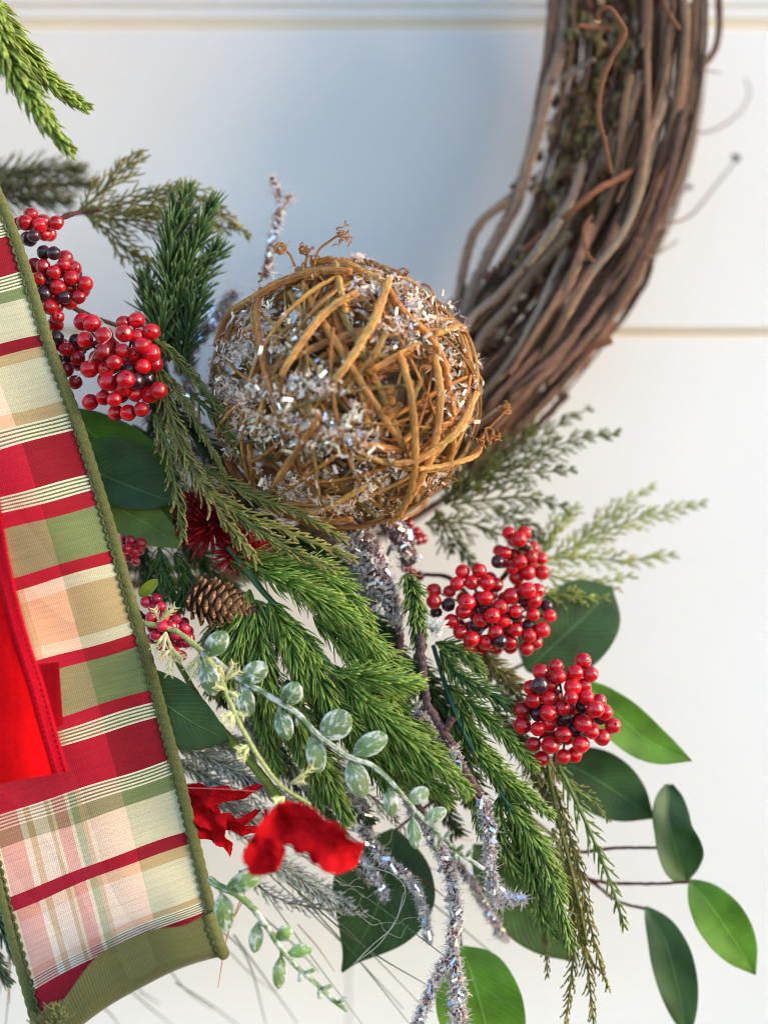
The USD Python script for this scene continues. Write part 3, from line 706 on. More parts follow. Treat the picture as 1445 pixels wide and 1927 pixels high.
part(ribbon, 'edge_stitching', st_, M['cord'], kind='stuff')
fr_ = Shape()
for k in range(260):
    u_ = rng.uniform(0.86, 1.03)
    p = ribbon_pt(u_, rng.uniform(1890, 1926)) + np.array([0, 0, -4])
    q = p + np.array([rng.normal() * 10, -rng.uniform(2, 18), rng.normal() * 6])
    fr_.tube([p, (p + q) / 2 + rng.normal(size=3) * 3, q], 0.9, vary(lin((128, 128, 80)), 1, 0.2)[0], sides=4, n=5)
part(ribbon, 'frayed_threads', fr_, M['cord'], kind='stuff')

# unseen loops of the bow that the tails hang from, added to shade the wall
def unseen_bow_loop(cx, cy, cd, ang, length, half, lift, c1, c2):
    U, V = np.meshgrid(np.linspace(-1, 1, 15), np.linspace(0, 1, 60), indexing='ij')
    a = V * 2 * np.pi
    along = length * (1 - np.cos(a)) / 2; across = U * half * (0.35 + 0.65 * np.sin(V * np.pi) ** 0.6)
    x = cx + along * math.cos(ang) - across * math.sin(ang); y = cy + along * math.sin(ang) + across * math.cos(ang)
    d = cd - lift * np.sin(a) - 0.25 * along
    w = P(np.stack([x.ravel(), y.ravel(), d.ravel()], 1))
    q = np.array([[i * 60 + j, (i + 1) * 60 + j, (i + 1) * 60 + j + 1, i * 60 + j + 1] for i in range(14) for j in range(59)])
    v = w[q].reshape(-1, 3)
    k = (np.floor(V * 16).astype(int) % 2 == 0)
    col = np.where(k.ravel()[:, None], c1, c2)[q[:, 0]]
    b = np.arange(len(q))[:, None] * 4
    sh = Shape().add(v, np.vstack([b + [0, 1, 2], b + [0, 2, 3]]), np.repeat(col, 4, 0), np.zeros((len(v), 2)))
    return sh
for cx, cy, ang, ln_, hf, lf in ((-250, -330, -0.35, 420, 170, 150), (-250, -330, 0.25, 300, 150, 130), (-250, -330, 2.7, 480, 170, 160), (-250, -330, 3.6, 460, 170, 150), (-250, -330, -1.3, 420, 170, 150), (-250, -330, 4.2, 400, 170, 140)):
    part(ribbon, 'bow_loop', unseen_bow_loop(cx, cy, -20, ang, ln_, hf, lf, lin((170, 24, 42)), lin((206, 200, 162))), M['plaid'])

# ------------------------------------------------------------------ red velvet ribbon tail in front
velvet = thing('red_velvet_ribbon_tail', 'bright red velvet ribbon tail with stitched hem lying over the plaid ribbon', 'ribbon', at=(0, 1300, -150))
def sheet(fn, nu, nv, col, th):
    U, V = np.meshgrid(np.linspace(0, 1, nu), np.linspace(0, 1, nv), indexing='ij')
    sh = Shape()
    top = P(fn(U.ravel(), V.ravel())); bot = P(fn(U.ravel(), V.ravel()) + np.array([0, 0, th]))
    i, j = np.meshgrid(np.arange(nu - 1), np.arange(nv - 1), indexing='ij')
    q = np.stack([i * nv + j, (i + 1) * nv + j, (i + 1) * nv + j + 1, i * nv + j + 1], -1).reshape(-1, 4)
    f = np.vstack([q[:, [0, 1, 2]], q[:, [0, 2, 3]]])
    n = nu * nv
    rim = np.r_[np.arange(nv), nv - 1 + nv * np.arange(1, nu), (nu - 1) * nv + np.arange(nv - 2, -1, -1), nv * np.arange(nu - 2, 0, -1)]
    r2 = np.roll(rim, -1)
    fs = np.vstack([np.stack([rim, r2, r2 + n], 1), np.stack([rim, r2 + n, rim + n], 1)])
    uv = np.stack([U.ravel(), V.ravel()], 1)
    return sh.add(np.vstack([top, bot]), np.vstack([f, f[:, ::-1] + n, fs]), col, np.vstack([uv, uv]))
VE = np.array([(-30, 820), (-4, 930), (18, 1060), (50, 1190), (82, 1290), (108, 1385), (128, 1452)], float)
_ve = spline(VE, 200)
def velvet_pt(u, v, d0=-150, dx=0.0):
    y = 820 + v * 632
    x = np.interp(y, _ve[:, 1], _ve[:, 0]) + dx
    return np.stack([x - u * 330, y + u * 60 + 0 * x, d0 + 22 * np.sin(u * 3 + v * 2) + 9 * np.sin(u * 14 - v * 5) + 6 * np.sin(v * 23 + u * 9) * u + 20 * u + 60 * (v - 0.6)], -1)
RED = lin((208, 6, 14))
part(velvet, 'velvet_face', sheet(lambda u, v: velvet_pt(u, v), 30, 50, RED, 3), M['velvet'])
part(velvet, 'hem', sheet(lambda u, v: velvet_pt(u * 0.085 - 0.006, v) + np.array([0, 0, -2.5]) - np.stack([0 * u, 0 * u, 1.5 * np.sin(np.pi * u)], -1), 7, 60, lin((188, 14, 34)), 2), M['velvet'])
hs_ = Shape()
for v in np.arange(0.02, 1, 0.017):
    for u_ in (0.012, 0.06):
        a = velvet_pt(np.array([u_]), np.array([v]))[0] + [0, 0, -4.5]; b = velvet_pt(np.array([u_ - 0.004]), np.array([v + 0.010]))[0] + [0, 0, -4.5]
        hs_.tube([a, b], 1.6, lin((196, 16, 40)), sides=5, n=4)
part(velvet, 'hem_stitching', hs_, M['velvet'], kind='stuff')
def fold_pt(u, v):
    y = 1246 + v * 120
    return np.stack([np.interp(y, [1246, 1350], [111, 118]) - u * 150, y + 18 * u, -70 + 14 * np.sin(u * 4 + v) + 0 * y], -1)
part(velvet, 'velvet_underlayer', sheet(fold_pt, 14, 12, lin((178, 14, 26)), 3), M['velvet'])

# ------------------------------------------------------------------ leaves
def leaf(mid, wl, wr, col, fold=0.18, wave=0.05, nu=15, nv=30, thick=1.6, pw=None, tipcol=None, ph=0.0, normal_hint=(0, -1, 0)):
    """mid: midrib in photo pixels with depth; wl, wr: half widths (pixels) at the widest; blade pointed at the tip."""
    c = P(spline(mid, nv)); t, a, b = frames(c, normal_hint)
    v = np.linspace(0, 1, nv)
    if pw is None:
        pw = [(0, 0.02), (0.06, 0.32), (0.18, 0.7), (0.35, 0.96), (0.5, 1.0), (0.65, 0.9), (0.8, 0.64), (0.92, 0.28), (1.0, 0.015)]
    pr = spline(pw, 80); prof = np.maximum(np.interp(v, pr[:, 0], pr[:, 1]), 0.012)
    u = np.linspace(-1, 1, nu)
    W = np.where(u[None] < 0, wl, wr) * S * prof[:, None]
    x = u[None] * W
    W = W * (1 + 0.05 * np.sin(v[:, None] * 13 + ph * 3 + np.sign(u[None])) + 0.03 * np.sin(v[:, None] * 31 + ph))
    hgt = (np.abs(u)[None] ** 1.3) * fold * max(wl, wr) * S * prof[:, None] + wave * max(wl, wr) * S * np.sin(v[:, None] * 9 + u[None] * 2 + ph) * np.abs(u[None])
    w = c[:, None] + b[:, None] * x[..., None] + a[:, None] * hgt[..., None]
    lo = w - a[:, None] * thick * S
    U, V = np.meshgrid(u, v)
    uv = np.stack([U.ravel(), V.ravel()], 1)
    i, j = np.meshgrid(np.arange(nv - 1), np.arange(nu - 1), indexing='ij')
    q = np.stack([i * nu + j, i * nu + j + 1, (i + 1) * nu + j + 1, (i + 1) * nu + j], -1).reshape(-1, 4)
    f = np.vstack([q[:, [0, 1, 2]], q[:, [0, 2, 3]]])
    n = nu * nv
    rim = np.r_[np.arange(nu), nu - 1 + nu * np.arange(1, nv), (nv - 1) * nu + np.arange(nu - 2, -1, -1), nu * np.arange(nv - 2, 0, -1)]
    r2 = np.roll(rim, -1)
    fs = np.vstack([np.stack([rim, r2 + n, r2], 1), np.stack([rim, rim + n, r2 + n], 1)])
    col = np.asarray(col, float)
    if tipcol is not None:
        cc = (col * (1 - V.ravel()[:, None]) + np.asarray(tipcol) * V.ravel()[:, None]); col = np.vstack([cc, cc])
    wv = np.vstack([w.reshape(-1, 3), lo.reshape(-1, 3)])
    if np.cross(t[0], b[0]) @ a[0] < 0: f = f[:, ::-1]
    return Shape().add(wv, np.vstack([f[:, ::-1], f + n, fs]), col, np.vstack([uv, uv]))
DG, MG, BG, LG = lin((58, 88, 46)), lin((64, 98, 42)), lin((100, 146, 42)), lin((118, 146, 66))
ROUND = [(0, 0.05), (0.08, 0.5), (0.2, 0.82), (0.4, 1.0), (0.6, 0.98), (0.78, 0.82), (0.9, 0.55), (1.0, 0.04)]
spray = thing('leaf_spray', 'large dark and bright green leaves on thin brown stems beyond the outermost berries', 'leaf spray', 'leaf sprays', at=(1050, 1500, 200))
for pts in ([(1010, 1590, 230), (1080, 1605, 215), (1150, 1597, 205), (1226, 1596, 205), (1262, 1594, 206)], [(1010, 1610, 240), (1110, 1656, 215), (1200, 1664, 210), (1298, 1661, 190)], [(1030, 1600, 240), (1120, 1665, 220), (1165, 1698, 215), (1216, 1712, 205)],
            [(950, 1500, 260), (1000, 1540, 250), (1060, 1590, 235)], [(960, 1320, 270), (1000, 1400, 270), (1060, 1440, 250)], [(900, 1290, 270), (985, 1250, 250), (1005, 1240, 235)], [(960, 1320, 270), (1040, 1320, 240), (1105, 1305, 215)]):
    part(spray, 'stem', Shape().tube(pts, [4.5, 3.6, 3.0], lin((84, 46, 42)), sides=7, n=40, jag=0.10), M['twig'])
part(spray, 'leaf', leaf([(990, 1262, 235), (1040, 1215, 225), (1100, 1160, 225), (1152, 1108, 235)], 88, 84, DG, 0.1, 0.02, pw=ROUND), M['leaf'])
part(spray, 'leaf', leaf([(1098, 1280, 200), (1150, 1335, 190), (1220, 1395, 185), (1302, 1433, 180)], 42, 46, BG, 0.22, 0.04), M['leaf'], label='bright yellow green leaf')
part(spray, 'leaf', leaf([(1040, 1428, 235), (1100, 1455, 225), (1170, 1500, 218), (1230, 1541, 215)], 64, 62, DG * 0.95, 0.12, 0.03, tipcol=MG * 0.8), M['leaf'])
part(spray, 'leaf', leaf([(1292, 1662, 215), (1272, 1604, 190), (1256, 1540, 190), (1258, 1476, 215)], 38, 50, DG, 0.34, 0.12, pw=[(0, 0.1), (0.1, 0.62), (0.25, 0.98), (0.4, 1.0), (0.55, 0.86), (0.72, 0.84), (0.88, 0.6), (1.0, 0.16)], ph=2.0), M['leaf'])
part(spray, 'leaf', leaf([(1297, 1656, 195), (1335, 1705, 180), (1380, 1770, 180), (1421, 1836, 190)], 50, 48, BG, 0.2, 0.05), M['leaf'], label='bright yellow green leaf')
part(spray, 'leaf', leaf([(1214, 1706, 205), (1248, 1765, 195), (1272, 1850, 190), (1296, 1960, 195)], 44, 40, DG * 1.05, 0.25, 0.06), M['leaf'])
part(spray, 'leaf', leaf([(890, 1590, 210), (940, 1650, 200), (1000, 1725, 195), (1085, 1812, 200)], 66, 62, MG * 0.8, 0.15, 0.04), M['leaf'])
low = thing('leaf_spray', 'two broad leaves, one bright and one dark, under the glittering brown twigs', 'leaf spray', 'leaf sprays', at=(780, 1650, 180))
part(low, 'leaf', leaf([(742, 1560, 180), (728, 1640, 165), (700, 1730, 160), (643, 1830, 165)], 104, 98, DG * 0.95, 0.1, 0.04, pw=[(0, 0.05), (0.08, 0.42), (0.2, 0.78), (0.35, 1.0), (0.5, 0.98), (0.64, 0.78), (0.78, 0.46), (0.9, 0.17), (1.0, 0.02)]), M['leaf'])
part(low, 'leaf', leaf([(868, 1782, 170), (888, 1840, 160), (908, 1910, 160), (938, 2020, 170)], 84, 86, BG * 0.9, 0.16, 0.04, pw=ROUND), M['leaf'], label='bright yellow green leaf')
part(low, 'stem', Shape().tube([(842, 1480, 200), (846, 1540, 190), (852, 1620, 190), (868, 1785, 180)], [4, 3], lin((44, 34, 34)), sides=7, n=30), M['twig'])
part(low, 'stem', Shape().tube([(842, 1490, 205), (800, 1520, 200), (745, 1562, 185)], [4, 3], lin((44, 34, 34)), sides=7, n=20), M['twig'])
side = thing('leaf_spray', 'three overlapping broad leaves tucked behind the plaid ribbon under the big berry cluster', 'leaf spray', 'leaf sprays', at=(220, 930, 100))
part(side, 'leaf', leaf([(120, 770, 140), (190, 830, 130), (270, 890, 125), (325, 985, 130)], 60, 70, BG * 0.75, 0.1, 0.04), M['leaf'], label='bright green leaf at the back')
part(side, 'leaf', leaf([(120, 850, 95), (185, 890, 88), (260, 922, 85), (332, 947, 90)], 84, 46, DG * 0.92, 0.1, 0.02), M['leaf'], label='dark green leaf in front')
part(side, 'leaf', leaf([(160, 925, 110), (220, 955, 105), (285, 992, 105), (343, 1032, 110)], 44, 42, LG * 0.9, 0.12, 0.03), M['leaf'], label='light green leaf below')
one = thing('leaf_sprig', 'single dark pointed leaf sticking out from under the corded ribbon edge above the red flower', 'leaf', at=(340, 1340, 50))
part(one, 'leaf', leaf([(230, 1262, 50), (300, 1318, 40), (365, 1362, 32), (432, 1394, 30)], 56, 66, DG * 0.98, 0.08, 0.03), M['leaf'])
bud = thing('leaf_bud', 'small oval olive leaf bud poking out beside the ribbon above the pink berries', 'leaf', at=(280, 1106, 40))
part(bud, 'leaf', leaf([(262, 1122, 40), (278, 1108, 32), (296, 1091, 30)], 12, 11, lin((116, 130, 36)), 0.3, 0.0, pw=ROUND, thick=5), M['leaf'])
corner = thing('leaf_sprig', 'green leaf peeking out past the ribbon at the picture edge', 'leaf', at=(0, 1640, 60))
part(corner, 'leaf', leaf([(-40, 1610, 60), (-10, 1640, 55), (14, 1690, 60)], 22, 22, MG, 0.1), M['leaf'])

# ------------------------------------------------------------------ berries
def berry_cluster(label, red, dark, r, depth, spread, stems, col, zoom, seed):
    """Berries at traced photo positions; each berry sits on a short stalk."""
    ox, oy, k = zoom
    q = np.array([(ox + k * x, oy + k * y) for x, y in red + dark])
    cen = q.mean(0)
    t = thing('berry_cluster', label, 'berry cluster', 'sprays of lacquered berries', at=(*cen, depth))
    R0 = np.abs(q - cen).max() + r
    done = []
    for i, (x, y) in enumerate(q):
        is_d = i >= len(red)
        rho = min(1, math.hypot(x - cen[0], y - cen[1]) / R0)
        d = depth - spread * math.sqrt(1 - rho * rho * 0.95) + (10 if is_d else 0)
        rr = r * rng.uniform(0.84, 1.1) * (0.95 if is_d else 1)
        for (X, Y, Dd) in done:                      # berries touch but do not run through each other
            h2 = (x - X) ** 2 + (y - Y) ** 2
            if h2 + (d - Dd) ** 2 < (1.8 * r) ** 2:
                d = Dd + math.sqrt(max(0.0, (1.8 * r) ** 2 - h2)) * (1 if d >= Dd else -1)
        done.append((x, y, d))
        c = vary(lin((44, 18, 24)) if is_d else col, 1, 0.17, 0.05)[0]
        part(t, 'berry', Shape().ball(P([(x, y, d)])[0], rr * S, c, 3, (1, 1, rng.uniform(0.94, 1.02)), 0.10), M['berry'])
        if rng.uniform() < 0.45:                     # the dark dried tip of the berry
            o_ = unit(np.array([rng.normal() * 0.5, -1.0, rng.normal() * 0.5 - 0.1]))
            part(t, 'berry_tip', Shape().ball(P([(x, y, d)])[0] + o_ * rr * S * 0.93, rr * S * 0.15, lin((40, 14, 16)), 1, rough=0.6), M['twig'])
        if i % 2 == 0:
            part(t, 'stalk', Shape().tube([(x, y, d + r * 0.8), ((x + cen[0]) / 2, (y + cen[1]) / 2 + 4, (d + depth + 20) / 2 + 10), (cen[0], cen[1] + 6, depth + 26)], [2.2, 2.6], lin((62, 34, 34)), sides=6, n=9), M['twig'])
    # the berries further in, seen between the others
    inner = 0
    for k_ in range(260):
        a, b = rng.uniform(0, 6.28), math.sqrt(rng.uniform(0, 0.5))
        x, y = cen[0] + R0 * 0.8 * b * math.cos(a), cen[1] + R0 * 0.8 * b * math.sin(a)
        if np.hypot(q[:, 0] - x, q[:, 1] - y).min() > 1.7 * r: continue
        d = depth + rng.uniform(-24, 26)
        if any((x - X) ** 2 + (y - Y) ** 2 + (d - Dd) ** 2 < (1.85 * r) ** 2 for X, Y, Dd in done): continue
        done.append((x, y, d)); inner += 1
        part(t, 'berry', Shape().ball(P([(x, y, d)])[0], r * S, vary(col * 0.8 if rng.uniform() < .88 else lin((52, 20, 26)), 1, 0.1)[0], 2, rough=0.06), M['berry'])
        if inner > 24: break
    for s_ in stems:
        part(t, 'stem', Shape().tube(s_, [6, 5, 4], lin((82, 50, 42)), sides=8, n=26, jag=0.06), M['twig'])
    return t
BRED = lin((182, 8, 22))
z2 = (0, 350, 0.3114); z5 = (750, 750, 0.4152); zp = (220, 1060, 0.2768); zq = (220, 580, 0.2698)
berry_cluster('big cluster of glossy red and black berries over dark leaves beside the plaid ribbon',
              [(825, 810), (555, 830), (515, 930), (630, 905), (915, 880), (750, 890), (830, 905), (740, 995), (815, 1015), (915, 1010), (865, 1090), (935, 1075), (690, 1065), (640, 1110), (540, 1105), (625, 1000), (650, 1185), (740, 1220),
               (760, 1170), (815, 1260), (905, 1260), (625, 1280), (545, 1305), (775, 1370), (855, 1350), (700, 1370), (960, 1235), (745, 825), (500, 820), (690, 1290), (860, 965)], [(785, 1110), (890, 1165), (820, 1180)],
              16.2, 45, 72, [[(225, 690, 70), (200, 640, 80), (150, 660, 95), (120, 640, 110)]], BRED, z2, 1)
berry_cluster('few red and black berries half hidden by the ribbon edge below the three small clusters', [(400, 985), (455, 1185), (360, 960)], [(410, 1035), (340, 915)], 14.5, 60, 20,
              [[(120, 670, 80), (140, 680, 85), (160, 660, 95)]], BRED * 0.8, z2, 2)
berry_cluster('topmost small cluster of red berries by the ribbon under the grey green sprig', [(150, 220), (240, 235), (340, 220), (270, 290), (110, 225)], [(180, 320), (205, 300)], 14.5, 75, 22,
              [[(105, 415, 85), (130, 405, 95), (150, 398, 110)]], BRED * 0.9, z2, 3)
berry_cluster('middle cluster of deep red and black berries hanging beside the upper ribbon edge',
              [(260, 485), (385, 475), (325, 520), (430, 555), (350, 610), (515, 590), (475, 670), (445, 495), (320, 670), (300, 730), (345, 790), (335, 835), (235, 560), (210, 480)], [(265, 400), (325, 405), (390, 670), (265, 650), (290, 590)],
              15, 75, 34, [[(110, 560, 90), (150, 585, 95), (190, 602, 100), (230, 615, 110)]], BRED * 0.8, z2, 4)
berry_cluster('pinkish red berry cluster beside the ribbon with pale star tufts crossing it', [(200, 262), (270, 245), (300, 295), (235, 370), (320, 375), (405, 380), (375, 430), (460, 445), (310, 430), (260, 490), (400, 490), (490, 510),
              (430, 545), (465, 540), (435, 630), (300, 560), (380, 570), (250, 300), (390, 610)], [], 11.3, 60, 34, [[(300, 1180, 80), (270, 1160, 90), (250, 1140, 90)]], lin((190, 26, 58)), zp, 5)
berry_cluster('little pinkish berries peeping out under the light green leaf by the ribbon', [(95, 1620), (170, 1640), (120, 1700), (85, 1740), (130, 1765), (65, 1680), (60, 1600)], [], 11, 110, 18, [[(245, 1035, 120), (230, 1020, 130)]], lin((180, 24, 48)), zq, 6)
berry_cluster('wide blurred cluster of red and black berries in front of the round dark leaf',
              [(290, 785), (365, 780), (330, 835), (400, 835), (265, 840), (230, 875), (160, 870), (160, 920), (395, 905), (510, 895), (460, 945), (295, 965), (310, 925), (425, 985), (370, 1005), (240, 1010), (280, 1060), (330, 1090), (395, 1105),
               (440, 1060), (320, 1130), (425, 1110), (530, 965), (475, 1010), (530, 1050), (505, 1105), (590, 1075), (580, 1135), (620, 1105), (650, 1050), (685, 985), (610, 980), (615, 915), (585, 870), (630, 870)],
              [(555, 900), (670, 940), (225, 935), (350, 1030), (590, 1030), (460, 1100), (170, 970), (390, 950)], 15.0, 150, 66, [[(900, 1150, 190), (850, 1090, 220), (780, 1080, 230)]], BRED, z5, 7)
berry_cluster('upper small red berry cluster under the pale yellow green cedar tips', [(570, 610), (500, 610), (480, 700), (455, 690), (600, 720), (645, 725), (650, 790), (585, 790), (515, 770), (535, 810), (470, 740), (605, 680), (545, 640), (550, 740)],
              [(570, 665), (450, 740)], 15, 165, 34, [[(960, 1070, 190), (930, 1100, 215), (880, 1095, 225)]], BRED * 0.92, z5, 8)
ab = (0, 0, 1.0)
berry_cluster('round outermost ball of glossy red and black berries beside the bright pointed leaf',
              [(1018, 1265), (1047, 1254), (1051, 1273), (1097, 1244), (1082, 1267), (1111, 1269), (999, 1294), (1036, 1290), (1078, 1294), (1099, 1290), (1032, 1315), (1074, 1313), (1059, 1333), (1103, 1313), (1128, 1319), (982, 1337), (1003, 1319),
               (1031, 1342), (1097, 1362), (1153, 1366), (1133, 1388), (1093, 1401), (1060, 1382), (1035, 1403), (1011, 1372), (982, 1366), (1004, 1401), (1019, 1428), (1060, 1424), (1081, 1421), (1033, 1362), (1114, 1378), (1138, 1341), (1120, 1335)],
              [(1016, 1290), (1095, 1331), (1013, 1343), (1130, 1350), (1081, 1374), (1062, 1352)], 16, 95, 74, [[(1050, 1380, 150), (1040, 1480, 170), (1050, 1560, 190)], [(1050, 1350, 150), (980, 1330, 200), (930, 1290, 230)]], BRED, ab, 9)
for lbl, pts, dp in (('two dark red berries between the ball and the cedar sprays', [(770, 985), (752, 990), (784, 1000), (776, 1078), (764, 1068), (790, 1084)], 215), ('dark red berry glimpsed between green needles under the frosted clump', [(640, 1108), (628, 1104), (652, 1112)], 150)):
    berry_cluster(lbl, pts, [], 11, dp, 12, [[(pts[0][0], pts[0][1], dp + 20), (pts[0][0] - 30, pts[0][1] + 30, dp + 60)]], BRED * 0.7, ab, 10)

# ------------------------------------------------------------------ pine cone
cone = thing('pine_cone', 'small brown pine cone lying on green needles beside the ribbon', 'pine cone', at=(418, 1137, 40))
c0, c1 = P([(360, 1126, 60)])[0], P([(484, 1150, 20)])[0]
ax = unit(c1 - c0); Lc = np.linalg.norm(c1 - c0)
p1 = unit(np.cross(ax, [0, 0, 1.0])); p2 = np.cross(ax, p1)
part(cone, 'core', Shape().tube([c0, (c0 + c1) / 2, c1], np.array([26, 34, 8]) * S, lin((72, 48, 34)), sides=12, n=16, px=False), M['scale'])
NS = 82
for i in range(NS):
    t = (i + 0.5) / NS
    th = i * 2.39996
    rad = np.interp(t, [0, 0.15, 0.4, 0.7, 0.9, 1], [36, 48, 49, 38, 21, 7]) * S
    out_ = unit(np.cos(th) * p1 + np.sin(th) * p2)
    tan_ = np.cross(ax, out_)
    w = np.interp(t, [0, 0.3, 0.7, 1], [24, 26, 21, 10]) * S
    lean = np.interp(t, [0, 0.4, 1], [0.35, 0.62, 0.95])
    dirn = unit(out_ * (1 - lean) + ax * lean)
    nrm_ = unit(np.cross(tan_, dirn))
    if nrm_ @ out_ < 0: nrm_ = -nrm_
    base = c0 + ax * Lc * (0.02 + 0.86 * t) + out_ * rad * 0.45
    L = np.interp(t, [0, 0.4, 1], [30, 34, 16]) * S
    uu = np.linspace(-1, 1, 7); vv = np.linspace(0, 1, 7)
    wid = np.interp(vv, [0, 0.35, 0.7, 0.9, 1], [0.35, 0.75, 1.0, 0.8, 0.3])
    g = []
    for lay in (0, 1):
        for v_, wd in zip(vv, wid):
            for u_ in uu:
                th_ = (2.6 + 3.2 * v_) * S * (1 - abs(u_) ** 3 * 0.7) * (0.5 if lay else -0.5)
                g.append(base + dirn * L * (v_ - 0.1 * u_ * u_ * v_) + tan_ * w * wd * u_ * 0.55 + nrm_ * (th_ + (0.28 * v_ * v_ - 0.16 * u_ * u_ * v_) * L * 0.5))
    g = np.array(g)
    q = [[a * 7 + b, a * 7 + b + 1, (a + 1) * 7 + b + 1, (a + 1) * 7 + b] for a in range(6) for b in range(6)]
    f = [[x[0], x[1], x[2]] for x in q] + [[x[0], x[2], x[3]] for x in q]
    f2 = [[y_[2] + 49, y_[1] + 49, y_[0] + 49] for y_ in f]
    rim = list(range(7)) + [7 * k + 6 for k in range(1, 7)] + [42 + k for k in range(5, -1, -1)] + [7 * k for k in range(5, 0, -1)]
    fs = []
    for a, b in zip(rim, rim[1:] + rim[:1]): fs += [[a, b, b + 49], [a, b + 49, a + 49]]
    vcol = np.tile(np.repeat(np.interp(vv, [0, 0.6, 0.85, 1], [0.6, 0.9, 1.15, 1.7]), 7), 2)[:, None] * vary(lin((152, 106, 72)), 1, 0.15)[0]
    part(cone, 'scale', Shape().add(g, np.array(f + f2 + fs), vcol), M['scale'])

# ------------------------------------------------------------------ evergreen sprigs
class Sprig:
    """One faux evergreen spray: a stem and needled twigs. Every twig's needles are one mesh, every twig's stem another."""
    def __init__(self, name, label, at, material, stem_col, category='evergreen sprig', group='faux evergreen sprigs'):
        self.t = thing(name, label, category, group, at=at)
        self.m, self.sc = M[material], stem_col
    def stem(self, pts, r, sides=8, jag=0.03, col=None):
        part(self.t, 'stem', Shape().tube(pts, r, self.sc if col is None else col, sides=sides, n=max(12, 8 * len(pts)), jag=jag), self.m)
    def pine(self, pts, L, col, tip, r=2.6, gap=2.4, per=3, angle=48, curve=0.55, ends=(0.75, 1.0, 0.55), stem=(3.2, 2.2), flatten=0.55, jit=0.16, tuft=True, seed=0):
        """Needles all round a twig, leaning forward and curving in."""
        n = max(12, int(sum(math.dist(a[:2], b[:2]) for a, b in zip(pts, pts[1:])) / gap))
        c = P(spline(pts, n)); t, a, b = frames(c)
        k = np.repeat(np.arange(n), per)
        ph = np.arange(len(k)) * 2.39996 + rng.normal(size=len(k)) * 0.3
        out = np.cos(ph)[:, None] * a[k] * flatten + np.sin(ph)[:, None] * b[k]
        on = np.linalg.norm(out, axis=1, keepdims=True); out = out / on
        al = np.radians(angle + rng.normal(size=(len(k), 1)) * 9) * (1 - 0.35 * (k / n)[:, None] ** 3)
        dr = unit(np.cos(al) * t[k] + np.sin(al) * out + rng.normal(size=(len(k), 3)) * jit)
        s = k / (n - 1)
        Lk = L * S * np.interp(s, [0, 0.35, 1], ends) * rng.uniform(0.78, 1.12, len(k)) * np.minimum(1, on[:, 0] + 0.25)
        bend = (t[k] - dr * (dr * t[k]).sum(1, keepdims=True)) * curve
        sh = Shape()
        cc = vary(col, len(k), 0.14, 0.06); ct = vary(tip, len(k), 0.14, 0.06)
        sh.needles(c[k] + out * 1.5 * S, dr, bend, Lk, r * S * rng.uniform(0.85, 1.15, len(k)), cc, ct)
        if tuft:
            m = 12
            dr = unit(t[-1] + rng.normal(size=(m, 3)) * 0.35)
            sh.needles(np.repeat(c[-1:], m, 0), dr, rng.normal(size=(m, 3)) * 0.1, L * S * ends[2] * rng.uniform(0.6, 1.0, m), r * S, vary(col, m, 0.1), vary(tip, m, 0.1))
        part(self.t, 'stem', Shape().tube(pts, list(stem), self.sc, sides=7, n=n // 2 + 6, jag=0.03), self.m)
        part(self.t, 'needles', sh, self.m, kind='stuff')
    def cedar(self, pts, L, col, tip, r=2.0, gap=9.0, angle=38, sub=3, ends=(0.6, 1.0, 0.35), stem=(3.4, 1.6), jit=0.12, hint=(0, -1, 0), curve=0.25, prong=0.45, fl=0.7, both=True, split=True):
        """A flat feathered frond: twigs on both sides that carry short prongs."""
        n = max(8, int(sum(math.dist(a[:2], b[:2]) for a, b in zip(pts, pts[1:])) / gap))
        c = P(spline(pts, n)); t, a, b = frames(c, hint)
        sh = Shape(); B, DR, BE, LL, CC, CT, RR_ = [], [], [], [], [], [], []
        for i in range(n):
            for sg in ((-1, 1) if both else (1 if i % 2 else -1,)):
                s = i / (n - 1)
                al = math.radians(angle + rng.normal() * 7) * (1 - 0.3 * s)
                dr = unit(math.cos(al) * t[i] + math.sin(al) * sg * b[i] + a[i] * rng.normal() * jit)
                l = L * S * np.interp(s, [0, 0.35, 1], ends) * rng.uniform(0.75, 1.15)
                be = (t[i] - dr * (dr @ t[i])) * curve
                cl, tl = vary(col, 1, 0.13, 0.05)[0], vary(tip, 1, 0.13, 0.05)[0]
                p0 = c[i] + t[i] * rng.normal() * 2 * S
                B.append(p0); DR.append(dr); BE.append(be); LL.append(l); CC.append(cl); CT.append(tl); RR_.append(r)
                for q in range(sub):
                    f = 0.28 + 0.6 * q / max(1, sub - 1) + rng.normal() * 0.04
                    loc = unit(dr + 2 * f * be)
                    side = unit(np.cross(loc, a[i])) * (1 if (q % 2) else -1)
                    d2 = unit(loc * 0.86 + side * 0.5 + a[i] * rng.normal() * jit)
                    B.append(p0 + dr * l * f + be * l * f * f); DR.append(d2); BE.append(be * 0.3 - side * 0.12)
                    LL.append(l * prong * (1 - 0.35 * f) * rng.uniform(0.8, 1.2)); CC.append(cl); CT.append(tl); RR_.append(r * 0.85)
        sh.needles(B, DR, BE, LL, np.array(RR_) * S, np.array(CC), np.array(CT), flat=fl)
        part(self.t, 'stem', Shape().tube(pts, list(stem), (np.asarray(col) + self.sc) / 2, sides=7, n=2 * n + 4, jag=0.03), self.m)
        part(self.t, 'needles', sh, self.m, kind='stuff')

